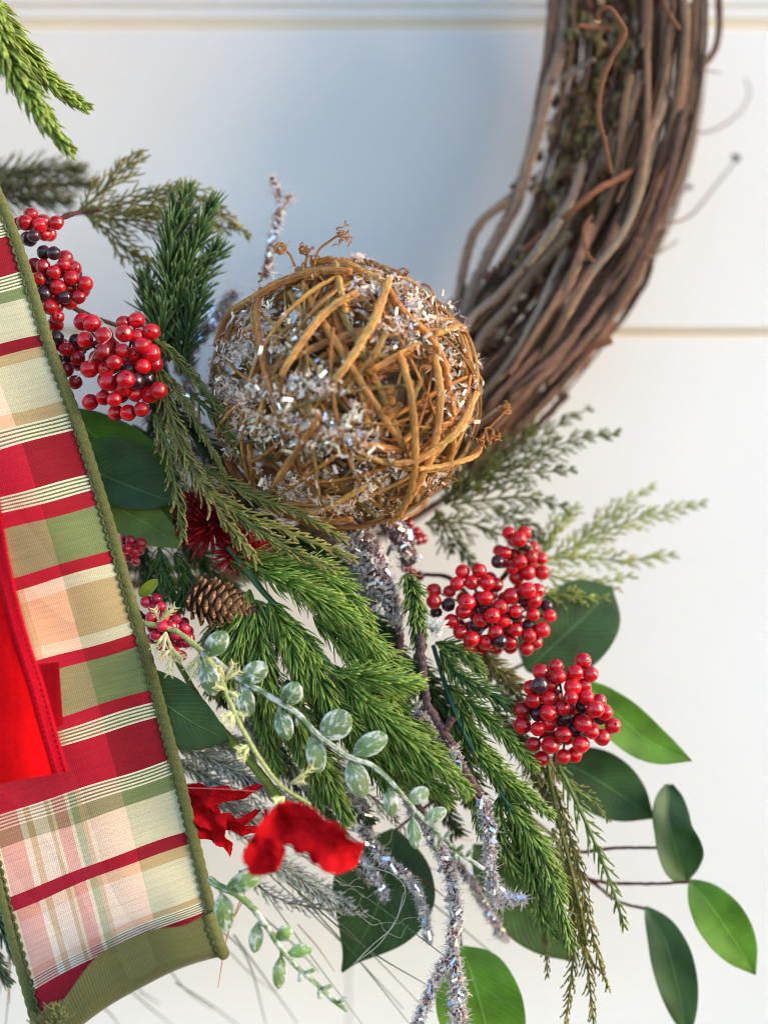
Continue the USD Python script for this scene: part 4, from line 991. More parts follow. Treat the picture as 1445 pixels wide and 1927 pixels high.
G_LIGHT, G_LTIP = lin((118, 142, 48)), lin((176, 194, 98))
G_MID, G_MTIP = lin((86, 122, 40)), lin((154, 178, 84))
G_DK, G_DTIP = lin((54, 88, 46)), lin((108, 138, 76))
G_SPR, G_STIP = lin((50, 76, 38)), lin((90, 114, 64))
G_OLV, G_OTIP = lin((116, 116, 58)), lin((168, 156, 92))
G_GRY, G_GTIP = lin((98, 98, 68)), lin((124, 122, 92))
G_BRN, G_BTIP = lin((124, 118, 54)), lin((170, 154, 86))
G_YEL, G_YTIP = lin((136, 148, 66)), lin((178, 184, 104))

# bright sprig hanging in from the upper corner
sp = Sprig('evergreen_sprig', 'bright yellow green pine sprig hanging down in front of the blank wall', (0, 0, -60), 'needle', G_LIGHT)
sp.stem([(-90, -160, 0), (-60, -60, -30), (-20, 10, -50)], [6, 5])
sp.pine([(-45, -30, -40), (0, 70, -60), (40, 150, -70), (84, 220, -75), (122, 272, -75)], 58, G_LIGHT, G_LTIP, r=3.9, gap=2.6, ends=(0.9, 1.0, 0.5), angle=50, curve=0.6)
sp.pine([(-40, -20, 10), (40, 90, 45), (90, 150, 60), (150, 195, 70)], 54, G_LIGHT, G_LTIP, r=3.5, gap=2.8, ends=(0.9, 1.0, 0.5))
sp.pine([(-60, -60, -20), (-30, -10, -20), (0, 30, -20), (14, 60, -20)], 40, G_LIGHT, G_LTIP, r=3.2)
# grey green sprig and olive cedar behind it
sp = Sprig('evergreen_sprig', 'dull grey green sprig behind the topmost berries, out of focus', (60, 350, 330), 'cedar', lin((80, 70, 56)))
for pts in ([(-60, 350, 330), (20, 352, 330), (90, 350, 330), (165, 345, 330)], [(-50, 330, 330), (0, 330, 320), (60, 320, 320), (140, 318, 330)], [(-40, 365, 320), (30, 372, 310), (80, 378, 305), (120, 378, 305)]):
    sp.pine(pts, 72, G_GRY, G_GTIP, r=2.6, gap=4.6, per=3, angle=44, curve=0.1)
sp = Sprig('cedar_sprig', 'olive yellow cedar sprig spreading over the wall above the berries', (230, 390, 200), 'cedar', lin((110, 84, 50)))
sp.stem([(120, 404, 215), (150, 400, 210), (190, 396, 200)], [5, 4], col=lin((112, 70, 58)))
for pts, L in (([(148, 398, 210), (180, 370, 205), (215, 335, 200), (252, 298, 200)], 56), ([(150, 400, 210), (210, 388, 200), (280, 372, 195), (330, 360, 195)], 60), ([(160, 402, 210), (220, 412, 195), (280, 418, 190), (340, 440, 190)], 66),
               ([(165, 405, 205), (205, 435, 195), (240, 470, 190), (275, 490, 190)], 58), ([(280, 372, 195), (340, 358, 200), (390, 380, 200), (455, 432, 205)], 44), ([(200, 400, 200), (260, 400, 200), (330, 400, 205), (420, 430, 210)], 50)):
    sp.cedar(pts, L * 1.4, G_OLV, G_OTIP, r=3.1, gap=20, sub=4, angle=30, jit=0.35, curve=0.35, prong=0.55)
sp.stem([(345, 470, 190), (330, 440, 185), (324, 418, 182), (330, 402, 180), (318, 408, 180), (328, 422, 180)], [1.0, 0.8], col=lin((190, 186, 160)))
# dark upright spruce tuft
sp = Sprig('evergreen_sprig', 'dark green upright spruce tuft standing against the wall beside the ball', (330, 480, 130), 'needle', lin((40, 60, 34)))
for pts in ([(318, 680, 150), (322, 580, 140), (335, 470, 130), (350, 380, 125)], [(312, 660, 140), (290, 610, 125), (280, 560, 120), (276, 540, 118)], [(330, 640, 150), (360, 560, 140), (385, 505, 135), (402, 480, 135)],
            [(326, 600, 130), (345, 520, 120), (375, 440, 118), (392, 400, 120)], [(322, 590, 120), (316, 520, 110), (318, 450, 110), (328, 400, 112)], [(340, 700, 140), (350, 640, 120), (362, 600, 118), (372, 575, 118)], [(300, 690, 120), (300, 640, 110), (305, 590, 105)]):
    sp.pine(pts, 62, G_SPR, G_STIP, r=3.0, gap=3.6, per=3, angle=36, curve=0.12, ends=(0.8, 1, 0.85), flatten=0.8)
# olive juniper sprays hanging over the ball's lower edge
sp = Sprig('juniper_sprig', 'olive green flat juniper sprays hanging from the big berries across the edge of the ball', (400, 850, 20), 'cedar', lin((96, 100, 50)))
OL = ([(285, 636, 40), (330, 672, 25), (375, 725, 15), (430, 785, 10), (512, 860, 5)], [(292, 690, 35), (340, 745, 20), (380, 815, 10), (420, 885, 5)], [(300, 700, 30), (330, 800, 15), (375, 900, 5), (420, 945, 0), (440, 965, 0)],
      [(290, 780, 25), (318, 850, 15), (332, 930, 10), (345, 1010, 8)], [(320, 800, 20), (370, 900, 5), (430, 985, -5), (478, 1050, -8)], [(360, 880, 20), (440, 955, 5), (540, 1000, 0), (660, 1050, 5)], [(400, 930, 10), (470, 985, -2), (540, 1030, -4), (620, 1070, 0)],
      [(380, 880, 30), (470, 930, 20), (560, 965, 15), (640, 1010, 15)], [(296, 720, 45), (310, 780, 40), (300, 840, 35)], [(360, 740, 40), (420, 800, 30), (450, 850, 25)], [(420, 960, 15), (440, 1000, 5), (465, 1040, 0)])
for i, pts in enumerate(OL):
    flat_ = i in (0, 1)
    sp.cedar(pts, 30 if flat_ else 46, lin((84, 104, 48)) if i % 3 == 0 else G_OLV, G_OTIP, r=3.5, gap=11 if flat_ else 16, sub=1 if i > 4 else 2, angle=26 if flat_ else 32, curve=0.22, ends=(0.9, 1.0, 0.5), stem=(4.6, 3.0), jit=0.22)
# the main green pine spray
sp = Sprig('evergreen_sprig', 'full fresh green pine spray fanning out below the ball and pine cone', (620, 1260, 0), 'needle', lin((66, 104, 52)))
sp.stem([(430, 1030, 60), (498, 1117, 30), (578, 1197, 15), (632, 1266, 5), (655, 1293, 0)], [6, 5.4, 4.6], col=lin((58, 100, 60)))
MAIN = ([(498, 1080, 20), (560, 1105, 0), (640, 1155, -10), (712, 1226, -5)], [(632, 1266, 5), (680, 1276, -10), (730, 1284, -14), (778, 1286, -10)], [(655, 1293, 0), (720, 1352, -12), (800, 1420, -20), (872, 1484, -20)], [(506, 1133, 25), (535, 1180, 10), (560, 1250, 5), (570, 1300, 5)],
        [(560, 1180, 20), (590, 1250, 5), (625, 1320, 0), (690, 1390, 0)], [(470, 1110, 35), (455, 1180, 25), (440, 1240, 20), (430, 1290, 20)], [(480, 1130, 30), (490, 1210, 20), (500, 1290, 15), (530, 1370, 10)], [(540, 1280, 25), (570, 1380, 10), (610, 1450, 5), (648, 1532, 0)],
        [(590, 1160, 30), (640, 1200, 20), (690, 1260, 20), (720, 1300, 20)], [(520, 1300, 35), (560, 1360, 25), (590, 1440, 20), (600, 1500, 20)], [(660, 1300, 20), (720, 1390, 5), (780, 1450, 0), (838, 1500, 0)], [(500, 1060, 50), (600, 1080, 40), (650, 1120, 35), (690, 1170, 35)],
        [(640, 1280, 30), (660, 1350, 20), (700, 1420, 20), (760, 1470, 25)], [(430, 1050, 70), (500, 1065, 60), (560, 1070, 55)], [(470, 1150, 55), (480, 1250, 50), (495, 1350, 45), (520, 1440, 45)], [(430, 1160, 60), (410, 1230, 55), (400, 1290, 55)], [(700, 1290, 40), (750, 1350, 35), (800, 1400, 35), (850, 1440, 40)], [(640, 1190, 40), (700, 1225, 35), (750, 1255, 35)], [(560, 1240, 40), (620, 1330, 35), (670, 1400, 30), (720, 1470, 35)], [(470, 1180, 50), (510, 1300, 45), (560, 1400, 40), (600, 1470, 40)], [(600, 1130, 45), (660, 1180, 40), (700, 1240, 40), (740, 1310, 40)])
for pts in MAIN:
    sp.pine(pts, 60, G_MID, G_MTIP, r=2.5, gap=2.5, per=4, angle=46, curve=0.42)
sp.pine([(330, 1040, 110), (350, 1090, 105), (340, 1140, 100)], 44, G_DK, G_MID, r=2.8, gap=3.2)
sp.pine([(300, 1030, 110), (310, 1090, 105), (330, 1130, 105)], 44, G_DK, G_MID, r=2.8, gap=3.2)
# short rounded twig by the berries
sp = Sprig('evergreen_sprig', 'short blunt dark green pine tip pointing down beside the blurred berries', (785, 1150, 60), 'needle', lin((48, 84, 40)))
sp.pine([(765, 1080, 90), (778, 1120, 70), (785, 1170, 55), (788, 1205, 55)], 34, G_DK * 0.9, G_MTIP, r=2.6, gap=2.0, per=4, angle=58, curve=0.45, ends=(0.8, 1.05, 0.8))
# shaded needles behind
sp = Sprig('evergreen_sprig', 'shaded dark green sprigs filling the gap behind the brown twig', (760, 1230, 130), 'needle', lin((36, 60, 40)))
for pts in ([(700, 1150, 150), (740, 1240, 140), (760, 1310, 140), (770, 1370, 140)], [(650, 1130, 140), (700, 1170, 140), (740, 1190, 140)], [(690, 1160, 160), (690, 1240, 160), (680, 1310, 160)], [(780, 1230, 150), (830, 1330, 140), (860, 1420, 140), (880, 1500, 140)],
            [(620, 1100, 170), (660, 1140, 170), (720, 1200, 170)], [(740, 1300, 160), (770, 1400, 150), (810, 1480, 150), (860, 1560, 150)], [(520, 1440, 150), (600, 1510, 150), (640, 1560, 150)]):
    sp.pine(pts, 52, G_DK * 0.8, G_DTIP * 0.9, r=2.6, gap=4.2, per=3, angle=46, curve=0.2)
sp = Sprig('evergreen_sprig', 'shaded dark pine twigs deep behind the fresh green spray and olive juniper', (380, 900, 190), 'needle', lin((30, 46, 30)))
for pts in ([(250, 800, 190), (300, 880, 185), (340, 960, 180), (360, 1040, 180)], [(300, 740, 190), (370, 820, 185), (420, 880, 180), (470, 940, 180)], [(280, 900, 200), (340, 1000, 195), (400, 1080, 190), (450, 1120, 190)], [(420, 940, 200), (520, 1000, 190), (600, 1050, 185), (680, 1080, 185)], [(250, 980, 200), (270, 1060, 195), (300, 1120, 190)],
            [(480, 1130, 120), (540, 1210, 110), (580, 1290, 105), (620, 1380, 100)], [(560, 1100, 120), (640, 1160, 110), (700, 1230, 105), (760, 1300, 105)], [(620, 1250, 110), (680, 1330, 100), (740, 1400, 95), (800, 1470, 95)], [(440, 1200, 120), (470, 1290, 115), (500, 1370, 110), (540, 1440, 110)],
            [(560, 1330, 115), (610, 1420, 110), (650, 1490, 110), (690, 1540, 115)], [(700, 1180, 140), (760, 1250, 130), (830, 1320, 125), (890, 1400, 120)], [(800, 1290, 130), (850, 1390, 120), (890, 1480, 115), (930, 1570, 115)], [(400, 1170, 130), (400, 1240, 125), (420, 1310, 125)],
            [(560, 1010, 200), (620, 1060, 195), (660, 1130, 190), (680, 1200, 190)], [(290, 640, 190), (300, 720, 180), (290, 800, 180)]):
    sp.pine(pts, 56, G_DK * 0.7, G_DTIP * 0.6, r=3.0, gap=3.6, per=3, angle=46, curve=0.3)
sp = Sprig('evergreen_sprig', 'pale grey green sage sprig half hidden between ball and green pine spray', (670, 1090, 110), 'cedar', lin((100, 110, 86)))
for pts in ([(600, 1060, 120), (650, 1080, 110), (710, 1090, 110)], [(610, 1080, 120), (660, 1105, 110), (700, 1125, 110)]):
    sp.cedar(pts, 34, lin((112, 126, 92)), lin((140, 152, 120)), r=2.4, gap=9, jit=0.4)
# long dark sprig on the outer side
sp = Sprig('evergreen_sprig', 'long dark green pine sprig with blue green stem hanging under the round berry ball', (960, 1520, 40), 'needle', lin((34, 74, 56)))
sp.stem([(815, 1215, 110), (845, 1310, 75), (876, 1386, 50), (912, 1444, 38), (955, 1514, 28), (991, 1563, 22), (1034, 1648, 18), (1052, 1709, 18), (1068, 1770, 20)], [4.5, 5, 4.5, 3.2], col=lin((34, 82, 66)))
LONG = ([(955, 1514, 28), (991, 1563, 22), (1034, 1648, 18), (1056, 1720, 18), (1070, 1776, 22)], [(890, 1410, 45), (940, 1460, 30), (985, 1490, 25), (1030, 1530, 28)], [(860, 1330, 70), (900, 1400, 50), (945, 1460, 40), (985, 1530, 38)], [(940, 1500, 45), (940, 1560, 40), (955, 1610, 38), (972, 1640, 38)],
        [(828, 1225, 100), (860, 1270, 75), (920, 1305, 60), (985, 1345, 55)], [(840, 1290, 85), (900, 1340, 62), (955, 1390, 50), (1000, 1440, 48)], [(820, 1210, 110), (870, 1230, 95), (900, 1260, 90)], [(850, 1330, 85), (870, 1420, 65), (885, 1480, 60), (905, 1560, 60)],
        [(985, 1570, 40), (1000, 1640, 35), (1020, 1720, 35), (1040, 1760, 35)], [(930, 1440, 60), (980, 1540, 50), (1030, 1600, 48), (1060, 1680, 50)], [(960, 1530, 60), (985, 1620, 60), (1000, 1700, 60)])
for i, pts in enumerate(LONG):
    sp.pine(pts, 42 if i else 46, (G_DK * 1.15) if i in (4, 6) else G_MID * 0.85, G_MTIP * (0.8 if i in (4, 6) else 0.95), r=2.6, gap=2.7, per=3, angle=46, curve=0.4, stem=(4, 2.6))
# olive brown cedar below the berries
sp = Sprig('cedar_sprig', 'olive brown cedar fronds trailing straight down beyond the long dark pine sprig', (1090, 1720, 70), 'cedar', lin((100, 106, 48)))
sp.stem([(1030, 1440, 110), (1045, 1520, 80), (1075, 1640, 60), (1095, 1730, 55), (1105, 1780, 55)], [4.5, 4, 2.5], col=lin((98, 106, 46)))
for pts, L, tint in (([(1045, 1480, 100), (1085, 1620, 70), (1110, 1740, 60), (1140, 1850, 60)], 46, 1), ([(1060, 1640, 80), (1080, 1740, 70), (1075, 1840, 70), (1060, 1960, 75)], 40, 1), ([(1080, 1680, 80), (1100, 1780, 75), (1110, 1860, 75), (1120, 1960, 80)], 40, 1),
                     ([(1000, 1560, 90), (1010, 1660, 80), (1025, 1760, 80), (1030, 1830, 80)], 38, 0), ([(1020, 1440, 120), (1060, 1560, 95), (1085, 1680, 90), (1100, 1800, 90)], 40, 0), ([(1040, 1560, 70), (1075, 1680, 62), (1100, 1790, 62), (1130, 1830, 62)], 36, 1)):
    sp.cedar(pts, L, G_BRN if tint else G_OLV, G_BTIP if tint else G_OTIP, r=2.6, gap=15, sub=2, angle=27, jit=0.3, curve=0.15, prong=0.4)
sp = Sprig('cedar_sprig', 'open light green herringbone cedar frond hanging under the round berry ball', (1100, 1600, 60), 'cedar', lin((110, 126, 66)))
sp.cedar([(1050, 1440, 90), (1085, 1510, 65), (1125, 1600, 55), (1155, 1680, 55), (1172, 1738, 58)], 52, lin((108, 128, 62)), lin((150, 160, 92)), r=3.0, gap=21, sub=1, angle=32, jit=0.12, curve=0.12, ends=(0.9, 1.0, 0.5), stem=(4.2, 2.6), prong=0.3)
sp.cedar([(1030, 1430, 120), (1060, 1470, 110), (1110, 1500, 105), (1140, 1540, 105)], 34, lin((108, 118, 60)), lin((150, 146, 80)), r=2.6, gap=14, sub=1, jit=0.2)
sp = Sprig('evergreen_sprig', 'straw coloured needle tuft behind the berries at the top of the dark pine sprig', (960, 1330, 130), 'cedar', lin((110, 104, 60)))
for pts in ([(900, 1220, 160), (950, 1280, 140), (985, 1330, 135)], [(930, 1330, 130), (980, 1400, 120), (1010, 1470, 115)], [(880, 1230, 165), (930, 1260, 160), (975, 1290, 155)], [(960, 1370, 135), (1000, 1440, 125), (1030, 1500, 120)]):
    sp.pine(pts, 42, lin((112, 106, 58)), lin((168, 156, 96)), r=2.4, gap=4, curve=0.2)
# cedar fronds towards the white wall
sp = Sprig('cedar_sprig', 'dark olive cedar fronds reaching out from behind the ball over the white wall', (980, 900, 260), 'cedar', lin((78, 80, 40)))
for pts, L in (([(860, 940, 220), (930, 890, 240), (1020, 850, 260), (1090, 825, 270), (1152, 816, 280)], 56), ([(850, 950, 230), (920, 940, 240), (990, 935, 250), (1050, 950, 260)], 56), ([(800, 985, 225), (880, 985, 240), (950, 1010, 250), (1000, 1040, 255)], 54),
               ([(860, 930, 240), (900, 870, 260), (960, 840, 280), (1000, 800, 300)], 48), ([(900, 900, 250), (980, 850, 280), (1050, 800, 320), (1100, 772, 340)], 44), ([(820, 960, 235), (850, 1020, 245), (890, 1060, 250)], 44), ([(860, 930, 230), (940, 900, 240), (1000, 890, 245), (1070, 885, 255)], 46),
               ([(840, 950, 230), (860, 890, 250), (880, 840, 270)], 40), ([(930, 960, 250), (985, 985, 255), (1020, 1020, 255)], 40)):
    sp.cedar(pts, L, lin((76, 84, 36)), lin((104, 108, 52)), r=3.3, gap=25, sub=4, angle=40, jit=0.3, curve=0.2, prong=0.75)
sp = Sprig('cedar_sprig', 'pale yellow green cedar fronds, outermost over the white wall above the round leaf', (1120, 1010, 260), 'cedar', lin((128, 136, 70)))
for pts, L in (([(1000, 1070, 240), (1080, 1030, 260), (1160, 990, 280), (1240, 965, 300), (1312, 950, 320)], 58), ([(1040, 1050, 250), (1110, 1050, 265), (1180, 1055, 280), (1255, 1045, 300)], 50), ([(1000, 1070, 230), (1060, 1090, 235), (1120, 1100, 240), (1180, 1085, 250)], 48),
               ([(1010, 1060, 245), (1040, 1000, 260), (1080, 960, 275)], 46), ([(1080, 1030, 260), (1130, 980, 290), (1190, 940, 320), (1220, 920, 340)], 44), ([(960, 1080, 210), (1000, 1110, 205), (1060, 1120, 205), (1130, 1125, 210)], 40), ([(960, 1010, 160), (985, 1030, 150), (1000, 1050, 145)], 26)):
    sp.cedar(pts, L * 1.2, G_YEL * 0.85, G_YTIP, r=3.0, gap=22, sub=4, angle=36, jit=0.3, curve=0.2, prong=0.5)
# flocked sprigs
sp = Sprig('flocked_sprig', 'whitish flocked pine sprig showing between the dark leaf and the red fabric flower', (420, 1450, 200), 'flock', lin((130, 126, 110)))
for pts in ([(300, 1380, 220), (380, 1420, 200), (460, 1460, 190), (540, 1510, 185)], [(340, 1480, 220), (420, 1510, 205), (500, 1560, 200)], [(360, 1390, 230), (440, 1400, 220), (520, 1430, 215), (580, 1480, 210)], [(330, 1430, 225), (400, 1470, 215), (470, 1530, 210)],
            [(440, 1330, 220), (490, 1390, 210), (540, 1440, 205)], [(460, 1600, 210), (540, 1640, 205), (620, 1690, 200)]):
    pts = [(x, y, d - 95) for x, y, d in pts]
    sp.pine(pts, 44, lin((190, 190, 164)), lin((236, 234, 228)), r=2.2, gap=3.6, per=3, angle=38, curve=0.1)
    sp.pine([(x + 6, y + 8, d + 16) for x, y, d in pts], 40, lin((124, 134, 96)), lin((196, 198, 176)), r=2.2, gap=4.5, per=2, angle=38, curve=0.1)
sp = Sprig('flocked_sprig', 'fine open frosted filler twigs behind the drooping red flower and the garland', (560, 1620, 120), 'flock', lin((140, 132, 116)))
for pts in ([(430, 1560, 150), (500, 1600, 130), (580, 1650, 120), (650, 1690, 120)], [(450, 1640, 140), (520, 1690, 130), (600, 1710, 128), (680, 1720, 128)], [(520, 1480, 140), (580, 1540, 130), (640, 1600, 125), (690, 1660, 125)], [(600, 1480, 150), (660, 1530, 140), (720, 1600, 138)],
            [(390, 1400, 170), (440, 1450, 150), (480, 1510, 140), (520, 1570, 135)], [(560, 1640, 120), (600, 1690, 118), (660, 1700, 116)], [(640, 1480, 130), (700, 1500, 125), (760, 1560, 125)]):
    sp.cedar(pts, 40, lin((176, 172, 154)), lin((236, 234, 230)), r=1.9, gap=11, sub=3, angle=40, jit=0.5, curve=0.1, prong=0.5, stem=(2.6, 1.4))
# sprig at the lower corner beyond the ribbon
sp = Sprig('evergreen_sprig', 'dark green pine sprig hanging on the far side of the plaid ribbon', (20, 1780, 100), 'needle', lin((60, 84, 50)))
for pts in ([(-60, 1640, 110), (-10, 1720, 100), (30, 1790, 95), (62, 1850, 95)], [(-70, 1700, 120), (-30, 1780, 110), (10, 1840, 110)]):
    sp.pine(pts, 46, lin((60, 92, 50)), lin((150, 166, 130)), r=2.8, gap=3.0)
# long thin needles at the foot
ln = thing('long_needle_sprig', 'long thin green and rusty pine needles fanning out over the wall beneath the ribbon end', 'pine needles', at=(560, 1650, 150))
def thin(lst, cols, lo=1.1, hi=1.9):
    for (x0, y0, x1, y1, d0, d1) in lst:
        mx, my = (x0 + x1) / 2 + rng.normal() * 8, (y0 + y1) / 2 + rng.normal() * 8
        r = rng.uniform(lo, hi)
        part(ln, 'needle', Shape().tube([(x0, y0, d0), (mx, my, (d0 + d1) / 2), (x1, y1, d1)], [r, r, r * 0.5], vary(cols[rng.integers(len(cols))], 1, 0.15)[0], sides=5, n=14), M['cedar'])
NG = [lin((84, 104, 72)), lin((112, 124, 92)), lin((72, 88, 66))]
NO = [lin((176, 112, 58)), lin((158, 96, 48))]
thin([(620, 1640, 946, 1888, 60, 40), (600, 1700, 800, 1900, 110, 150), (560, 1680, 770, 1927, 120, 160), (640, 1560, 950, 1815, 160, 230), (500, 1640, 760, 1900, 130, 190), (470, 1640, 690, 1940, 120, 170), (440, 1760, 560, 1927, 200, 320), (330, 1850, 460, 1940, 260, 420),
      (420, 1780, 520, 1870, 240, 360), (300, 1800, 400, 1900, 260, 380), (260, 1850, 300, 1890, 300, 420), (170, 1880, 230, 1940, 260, 380), (20, 1760, 10, 1940, 160, 220), (60, 1830, 76, 1940, 160, 220), (30, 1700, -10, 1900, 160, 240), (480, 1600, 640, 1740, 150, 190), (520, 1580, 700, 1680, 160, 200),
      (560, 1610, 760, 1650, 160, 200), (450, 1690, 600, 1830, 150, 200), (600, 1600, 830, 1640, 170, 200), (400, 1740, 500, 1927, 200, 290), (240, 1860, 330, 1935, 300, 430), (380, 1480, 480, 1590, 140, 160), (420, 1330, 520, 1420, 150, 160), (380, 1340, 500, 1500, 150, 160), (470, 1430, 560, 1560, 110, 120),
      (540, 1660, 830, 1870, 90, 110), (760, 1500, 850, 1560, 170, 180)], NG)
thin([(460, 1690, 410, 1860, 60, 20), (470, 1660, 436, 1745, 70, 60), (520, 1470, 640, 1570, 120, 130), (700, 1600, 850, 1700, 150, 150), (540, 1560, 620, 1640, 160, 160), (560, 1740, 630, 1830, 170, 170), (20, 1780, 18, 1890, 140, 170), (840, 1568, 890, 1582, 200, 220), (500, 1560, 560, 1660, 150, 160)], NO)

# ------------------------------------------------------------------ frosted plastic leaf garlands
PUFF = [(0, 0.10), (0.1, 0.45), (0.25, 0.82), (0.45, 1.0), (0.65, 0.97), (0.82, 0.8), (0.94, 0.52), (1.0, 0.14)]
FG, FG2 = lin((124, 148, 100)), lin((136, 166, 92))
def garland(label, at, stem, leaves, buds, d0, gcol):
    t = thing('frosted_leaf_garland', label, 'leaf garland', 'frosted leaf garlands', at=at)
    part(t, 'stem', Shape().tube(stem, [7, 6.4, 5.4, 4.4, 4.0], gcol * 0.9, sides=10, n=90, jag=0.05), M['frost'])
    for k, (x0, y0, x1, y1, w, cs) in enumerate(leaves):
        dd = d0 + rng.uniform(-14, 8)
        mx, my = (x0 + x1) / 2, (y0 + y1) / 2
        col = vary(gcol * cs, 1, 0.06)[0]
        part(t, 'leaf', leaf([(x0, y0, d0 + 4), (mx, my, dd - 8), (x1, y1, dd - 2)], w * 0.47, w * 0.47, col, fold=-0.25, wave=0.03, nu=15, nv=18, thick=6, pw=PUFF), M['frost'])
        bx, by = stem[int(np.argmin([math.dist((x0, y0), q[:2]) for q in stem]))][:2]
        part(t, 'stalk', Shape().tube([(bx, by, d0 + 4), (x0, y0, d0 + 4), (x0 + (x1 - x0) * 0.18, y0 + (y1 - y0) * 0.18, dd)], [3.6, 3.0, 2.2], gcol, sides=7, n=12), M['frost'])
    for (x0, y0, x1, y1) in buds:
        part(t, 'bud', Shape().tube([(x0, y0, d0), ((x0 + x1) / 2, (y0 + y1) / 2, d0 - 4), (x1, y1, d0 - 5)], [2.4, 4.6, 3.6], vary(gcol, 1, 0.1)[0], sides=8, n=9), M['frost'])
garland('long frosty pale green leaf garland crossing the pine spray from the star tufts', (640, 1380, -60),
        [(380, 1225, -20), (453, 1281, -50), (495, 1304, -58), (533, 1327, -62), (563, 1346, -64), (594, 1380, -66), (624, 1403, -66), (658, 1426, -64), (693, 1437, -62), (719, 1456, -60), (750, 1488, -58), (782, 1526, -54), (822, 1566, -50), (867, 1607, -45), (910, 1636, -40)],
        [(452, 1282, 503, 1252, 42, .9), (452, 1288, 468, 1350, 38, .75), (537, 1328, 562, 1285, 42, 1.0), (524, 1336, 542, 1394, 36, .9), (604, 1390, 658, 1344, 58, .95), (588, 1382, 600, 1456, 40, 1.0), (664, 1422, 728, 1384, 44, 1.1), (658, 1430, 684, 1502, 46, 1.1),
         (386, 1236, 426, 1190, 42, .85), (384, 1244, 402, 1310, 38, .7), (732, 1484, 738, 1537, 29, 1.1), (768, 1512, 806, 1486, 32, 1.4), (800, 1548, 840, 1524, 28, 1.4), (776, 1538, 783, 1599, 27, 1.2)],
        [(836, 1576, 848, 1566), (818, 1570, 820, 1598), (860, 1602, 872, 1592), (856, 1602, 858, 1620), (558, 1346, 560, 1366), (470, 1290, 476, 1276), (878, 1612, 888, 1600)], -60, FG)
garland('short glossy light green leaf garland hanging from the ribbon edge, tips thinly frosted', (520, 1780, -70),
        [(395, 1655, -40), (411, 1668, -60), (444, 1683, -72), (476, 1710, -74), (503, 1746, -74), (530, 1787, -74), (561, 1823, -72), (597, 1854, -70), (624, 1881, -68), (653, 1902, -66)],
        [(424, 1676, 492, 1650, 38, 1.0), (416, 1682, 426, 1754, 40, 1.05), (485, 1738, 478, 1794, 28, 1.1), (520, 1770, 552, 1750, 30, 1.3), (540, 1796, 588, 1788, 26, 1.2), (529, 1800, 523, 1862, 28, 1.15)],
        [(572, 1832, 592, 1826), (566, 1830, 564, 1848), (604, 1862, 624, 1856), (600, 1862, 602, 1880), (636, 1888, 650, 1878)], -72, FG2)

# pale stem with star tufts
PALE = lin((176, 184, 112)); STAR = lin((222, 216, 156))
star = thing('star_tuft_stem', 'pale yellow green stem with jagged star tufts arching over the pink berries and garland', 'filler stem', at=(430, 1320, -40))
SP = [(270, 1172, 20), (330, 1188, 0), (375, 1222, -30), (410, 1268, -50), (432, 1320, -60), (455, 1370, -66), (490, 1430, -70), (530, 1480, -70), (584, 1514, -66)]
part(star, 'stem', Shape().tube(SP, [5.5, 5.5, 5.0, 4.2, 2.6], PALE, sides=9, n=90, jag=0.07), M['needle'])
fuzz = Shape(); sc = P(spline(SP, 300)); fz = sc[rng.integers(60, 300, 260)]
fuzz.needles(fz, unit(rng.normal(size=fz.shape)), rng.normal(size=fz.shape) * .2, rng.uniform(5, 9, len(fz)) * S, 0.6 * S, PALE * 1.15, sides=3)
part(star, 'stem_hairs', fuzz, M['needle'], kind='stuff')
def jag_leaf(p, q, w, col):
    """A flat little leaf with toothed lobes."""
    p, q = np.asarray(p, float), np.asarray(q, float)
    ax_ = q - p; nn = np.array([-ax_[1], ax_[0], 0]); nn = nn / np.linalg.norm(nn)
    sh = Shape().tube([p, (p + q) / 2 + [0, 0, -3], q], [w * 0.5, w * 0.9, w * 0.3], col, sides=7, n=9, flat=0.45)
    for f in (0.45, 0.7, 0.9):
        for sg in (-1, 1):
            b_ = p + ax_ * f
            sh.tube([b_, b_ + ax_ * 0.14 + nn * sg * w * 1.3, b_ + ax_ * 0.26 + nn * sg * w * 1.9], [w * 0.55, w * 0.42, 0.6], col, sides=6, n=6, flat=0.5)
    return sh
TUFTS = [(312, 1190, [(306, 1235), (330, 1246), (290, 1222)]), (322, 1222, [(318, 1270), (345, 1240), (300, 1240)]), (300, 1170, [(290, 1145), (330, 1142), (318, 1150)]), (372, 1236, [(352, 1262), (364, 1276), (385, 1262)]),
         (424, 1280, [(412, 1252), (440, 1248), (452, 1262), (400, 1262)]), (428, 1300, [(448, 1312), (405, 1290)]), (442, 1338, [(418, 1352), (432, 1366), (460, 1350)]), (472, 1400, [(446, 1412), (456, 1428)]), (545, 1476, [(590, 1444), (572, 1470)]), (535, 1500, [(516, 1508), (524, 1526)])]
for x, y, tips in TUFTS:
    for (tx, ty) in tips:
        d_ = float(np.interp(y, [1170, 1300, 1480], [0, -58, -70]))
        part(star, 'tuft_leaf', jag_leaf((x, y, d_), (tx, ty, d_ - rng.uniform(4, 18)), 4.2, vary(STAR if y > 1230 else STAR * 0.9, 1, 0.08)[0]), M['needle'])
ost = thing('olive_stem', 'thick bare olive green stem slanting down behind the star tufts', 'stem', at=(480, 1440, 40))
part(ost, 'stem', Shape().tube([(330, 1240, 90), (390, 1340, 60), (450, 1410, 45), (500, 1470, 35), (545, 1535, 25), (560, 1570, 20)], [5, 7, 8.5, 9, 8], lin((122, 136, 44)), sides=10, n=50, jag=0.04), M['needle'])

